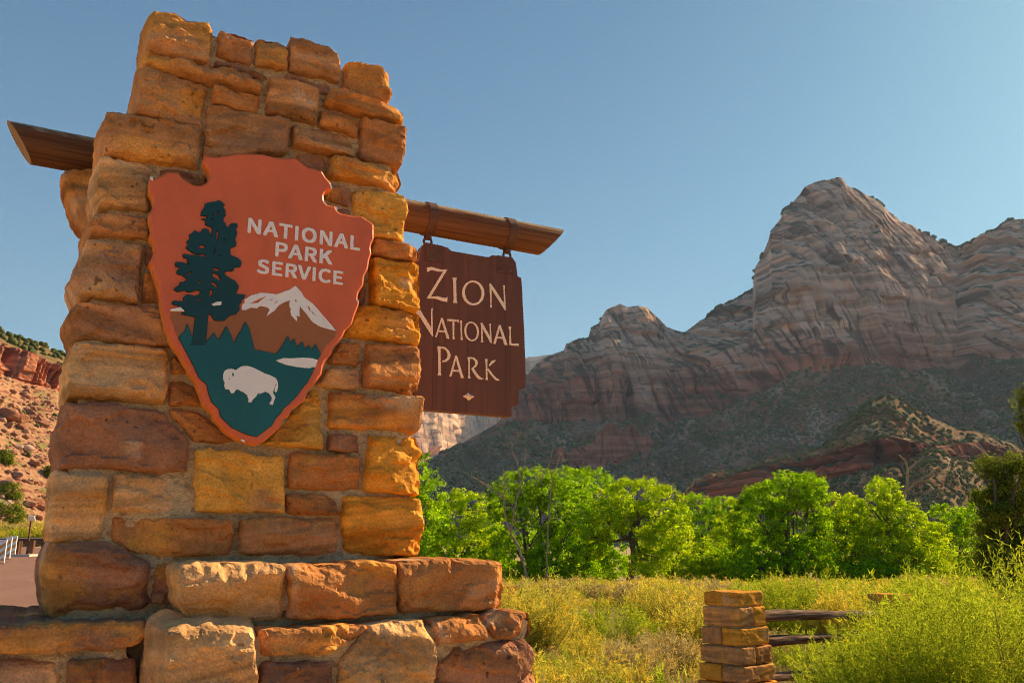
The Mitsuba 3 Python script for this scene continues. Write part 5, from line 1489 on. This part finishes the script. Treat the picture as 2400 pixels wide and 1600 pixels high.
shrub('upright yellow tipped bush just right of the stone base', *near(1235, 12.5), 1.4, 1.36, 420, 8, .009, .06, 'mat_brush', 105, .3, GB, .75)
shrub('yellowing bush left of the stone fence post', *near(1560, 17), 1.8, 1.22, 360, 7, .012, .075, 'mat_brush', 106, .35, GB, .95)
shrub('bushy green brush behind the top rail', *near(1890, 17.5), 2.6, 1.26, 480, 7, .012, .075, 'mat_brush_green', 107, .2, GB, 1.1)
shrub('orange tipped brush behind the fence near the second post', *near(1985, 15.5), 1.5, 1.12, 360, 7, .011, .075, 'mat_brush', 108, .6, GB, .95)
shrub('wide green bush rising behind the second fence post', *near(2175, 16.5), 2.4, 1.33, 460, 7, .012, .075, 'mat_brush_green', 109, .1, GB, 1.0)

VAR = []
for i in range(8):
    close = i < 4
    m, uv = brush_mesh(200 + i, 170 if close else 80, 6 if close else 4, (1.5, 1.0, 1.2, 1.4)[i % 4], .95, .012 if close else .028, .07 if close else .11, (.5, .15, .35, .1)[i % 4], (1.15, .85, 1.0, 1.2)[i % 4], 7 if close else 5)
    mt = ('mat_brush', 'mat_brush_dry', 'mat_brush', 'mat_brush_green')[i % 4]
    key = f'brush_kind_{i}'
    scene[key] = {'type': 'shapegroup', 'bush': mikit.ply(m, mt, uv=uv)}
    VAR.append(key)
rng = np.random.default_rng(301)
n = 0


def avoid(x, y):
    for c in (c1, c2):
        q = np.array([x, y, 0]) - c
        if -1.0 < q @ E1 < 1.0 and -.9 < q @ E2 < .7:
            return True
    q = np.array([x, y, 0]) - c1
    if -.5 < q @ E2 < .9 and 0 < q @ E1 < 3.5:
        return True
    s, w = np.array([x, y, 0]) @ U, np.array([x, y, 0]) @ W
    return (s < 1.9 and w < 4.6) or (x < -.36 * y + .5 and y < 60)


for _ in range(6000):
    y = 5.5 + 58 * rng.random() ** .70
    x = ((1120 + 1400 * rng.random()) - 1200 + (rng.random() < .3) * (-780 if rng.random() < .5 else 1200)) / 2099 * y
    pxx = 1200 + x / y * 2099
    if avoid(x, y) or y > 61 or n >= 900 or (y < 9.5 and 1560 < pxx < 2040):
        continue
    dens = vfbm(np.array([[x / 3.2, y / 3.2, 5.]]), 3, 8)[0]
    if dens < (.43 if y < 30 else .46):
        continue
    s = (.40 + .85 * rng.random() ** 1.4) * (1.0 if y > 14 else .8)
    i = rng.integers(4) + (0 if y < 24 else 4)
    if pxx < 1700 and rng.random() < .5:
        i = (1 if rng.random() < .6 else 2) + (0 if y < 24 else 4)
    n += 1
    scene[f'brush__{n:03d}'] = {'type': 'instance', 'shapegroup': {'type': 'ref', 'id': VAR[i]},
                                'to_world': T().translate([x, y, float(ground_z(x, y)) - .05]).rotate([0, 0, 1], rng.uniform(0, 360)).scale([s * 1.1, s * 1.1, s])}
tag('brush', 'yellow green rabbitbrush covering the field up to the trees', None, None, 'stuff')
for i in range(3):
    r2 = np.random.default_rng(400 + i)
    nb = 130
    a = r2.uniform(0, 2 * np.pi, nb)
    b0 = np.stack([np.cos(a), np.sin(a), a * 0], 1) * (.22 * r2.random(nb) ** .5)[:, None]
    tip = b0 + np.stack([np.cos(a) * .16, np.sin(a) * .16, .14 + .26 * r2.random(nb)], 1) + r2.normal(0, .04, (nb, 3))
    sd = np.stack([-np.sin(a), np.cos(a), a * 0], 1) * .006
    v = np.stack([b0 - sd, b0 + sd, tip], 1).reshape(-1, 3)
    uv = np.repeat(np.stack([r2.random(nb), r2.random(nb) * .8], 1), 3, 0)
    scene[f'grass_kind_{i}'] = {'type': 'shapegroup', 'tuft': mikit.ply((v, np.arange(3 * nb).reshape(-1, 3)), 'mat_grass', uv=uv)}
for n in range(1, 701):
    y = 4.5 + 40 * rng.random() ** 1.1
    x = ((1150 + 1300 * rng.random()) - 1200) / 2099 * y
    s = rng.uniform(.6, 1.3)
    scene[f'dry_grass__{n:03d}'] = {'type': 'instance', 'shapegroup': {'type': 'ref', 'id': f'grass_kind_{n % 3}'},
                                    'to_world': T().translate([x, y, float(ground_z(x, y)) - .03]).rotate([0, 0, 1], rng.uniform(0, 360)).scale(s)}
tag('dry_grass', 'dry straw coloured grass between the bushes', None, None, 'stuff')

# ---------------------------------------------------------------- shrubs on the left-hand slope and its foot
for i, (bx, by, rx, ry, lb_) in enumerate(((10, 1075, 15, 17, 'green shrub at the left edge halfway up the red slope'), (18, 1155, 26, 24, 'dark juniper shrub low on the red slope'), (18, 1205, 28, 26, 'green shrub above the striped barricades'), (118, 1108, 9, 16, 'small green shrub against the pillar on the slope'))):
    c = on_slope(bx, by)
    tree('slope_shrub', lb_, 'shrub', (c[0], c[1]), [(bx, by, rx, ry, 0), (bx + rx * .5, by + ry * .3, rx * .6, ry * .6, 0)], float(c[1]) - .4, 3500, .20, 'mat_needle', 700 + i, trunk=.06, clump=.5, group='shrubs on the red slope')
for n in range(901, 1001):
    y = 60.5 + 14 * rng.random()
    x = ((-60 + 330 * rng.random()) - 1200) / 2099 * y
    s = rng.uniform(.9, 1.7)
    scene[f'brush__{n:03d}'] = {'type': 'instance', 'shapegroup': {'type': 'ref', 'id': VAR[4 + n % 4]},
                                'to_world': T().translate([x, y, float(ground_z(x, y)) - .05]).rotate([0, 0, 1], rng.uniform(0, 360)).scale([s * 1.2, s * 1.2, s])}

# ================================================================ air
scene['air'] = {'type': 'homogeneous', 'albedo': {'type': 'rgb', 'value': [.95, .95, .95]}, 'sigma_t': {'type': 'rgb', 'value': [.24e-4, .36e-4, .54e-4]}}
scene['haze'] = {'type': 'cube', 'to_world': T().translate([1000, 2900, 748]).scale([3900, 3100, 751]), 'bsdf': {'type': 'null'}, 'interior': {'type': 'ref', 'id': 'air'}}
labels['haze'] = {'label': 'thin bluish air that veils the far cliffs', 'kind': 'stuff'}
scene['camera']['medium'] = {'type': 'ref', 'id': 'air'}
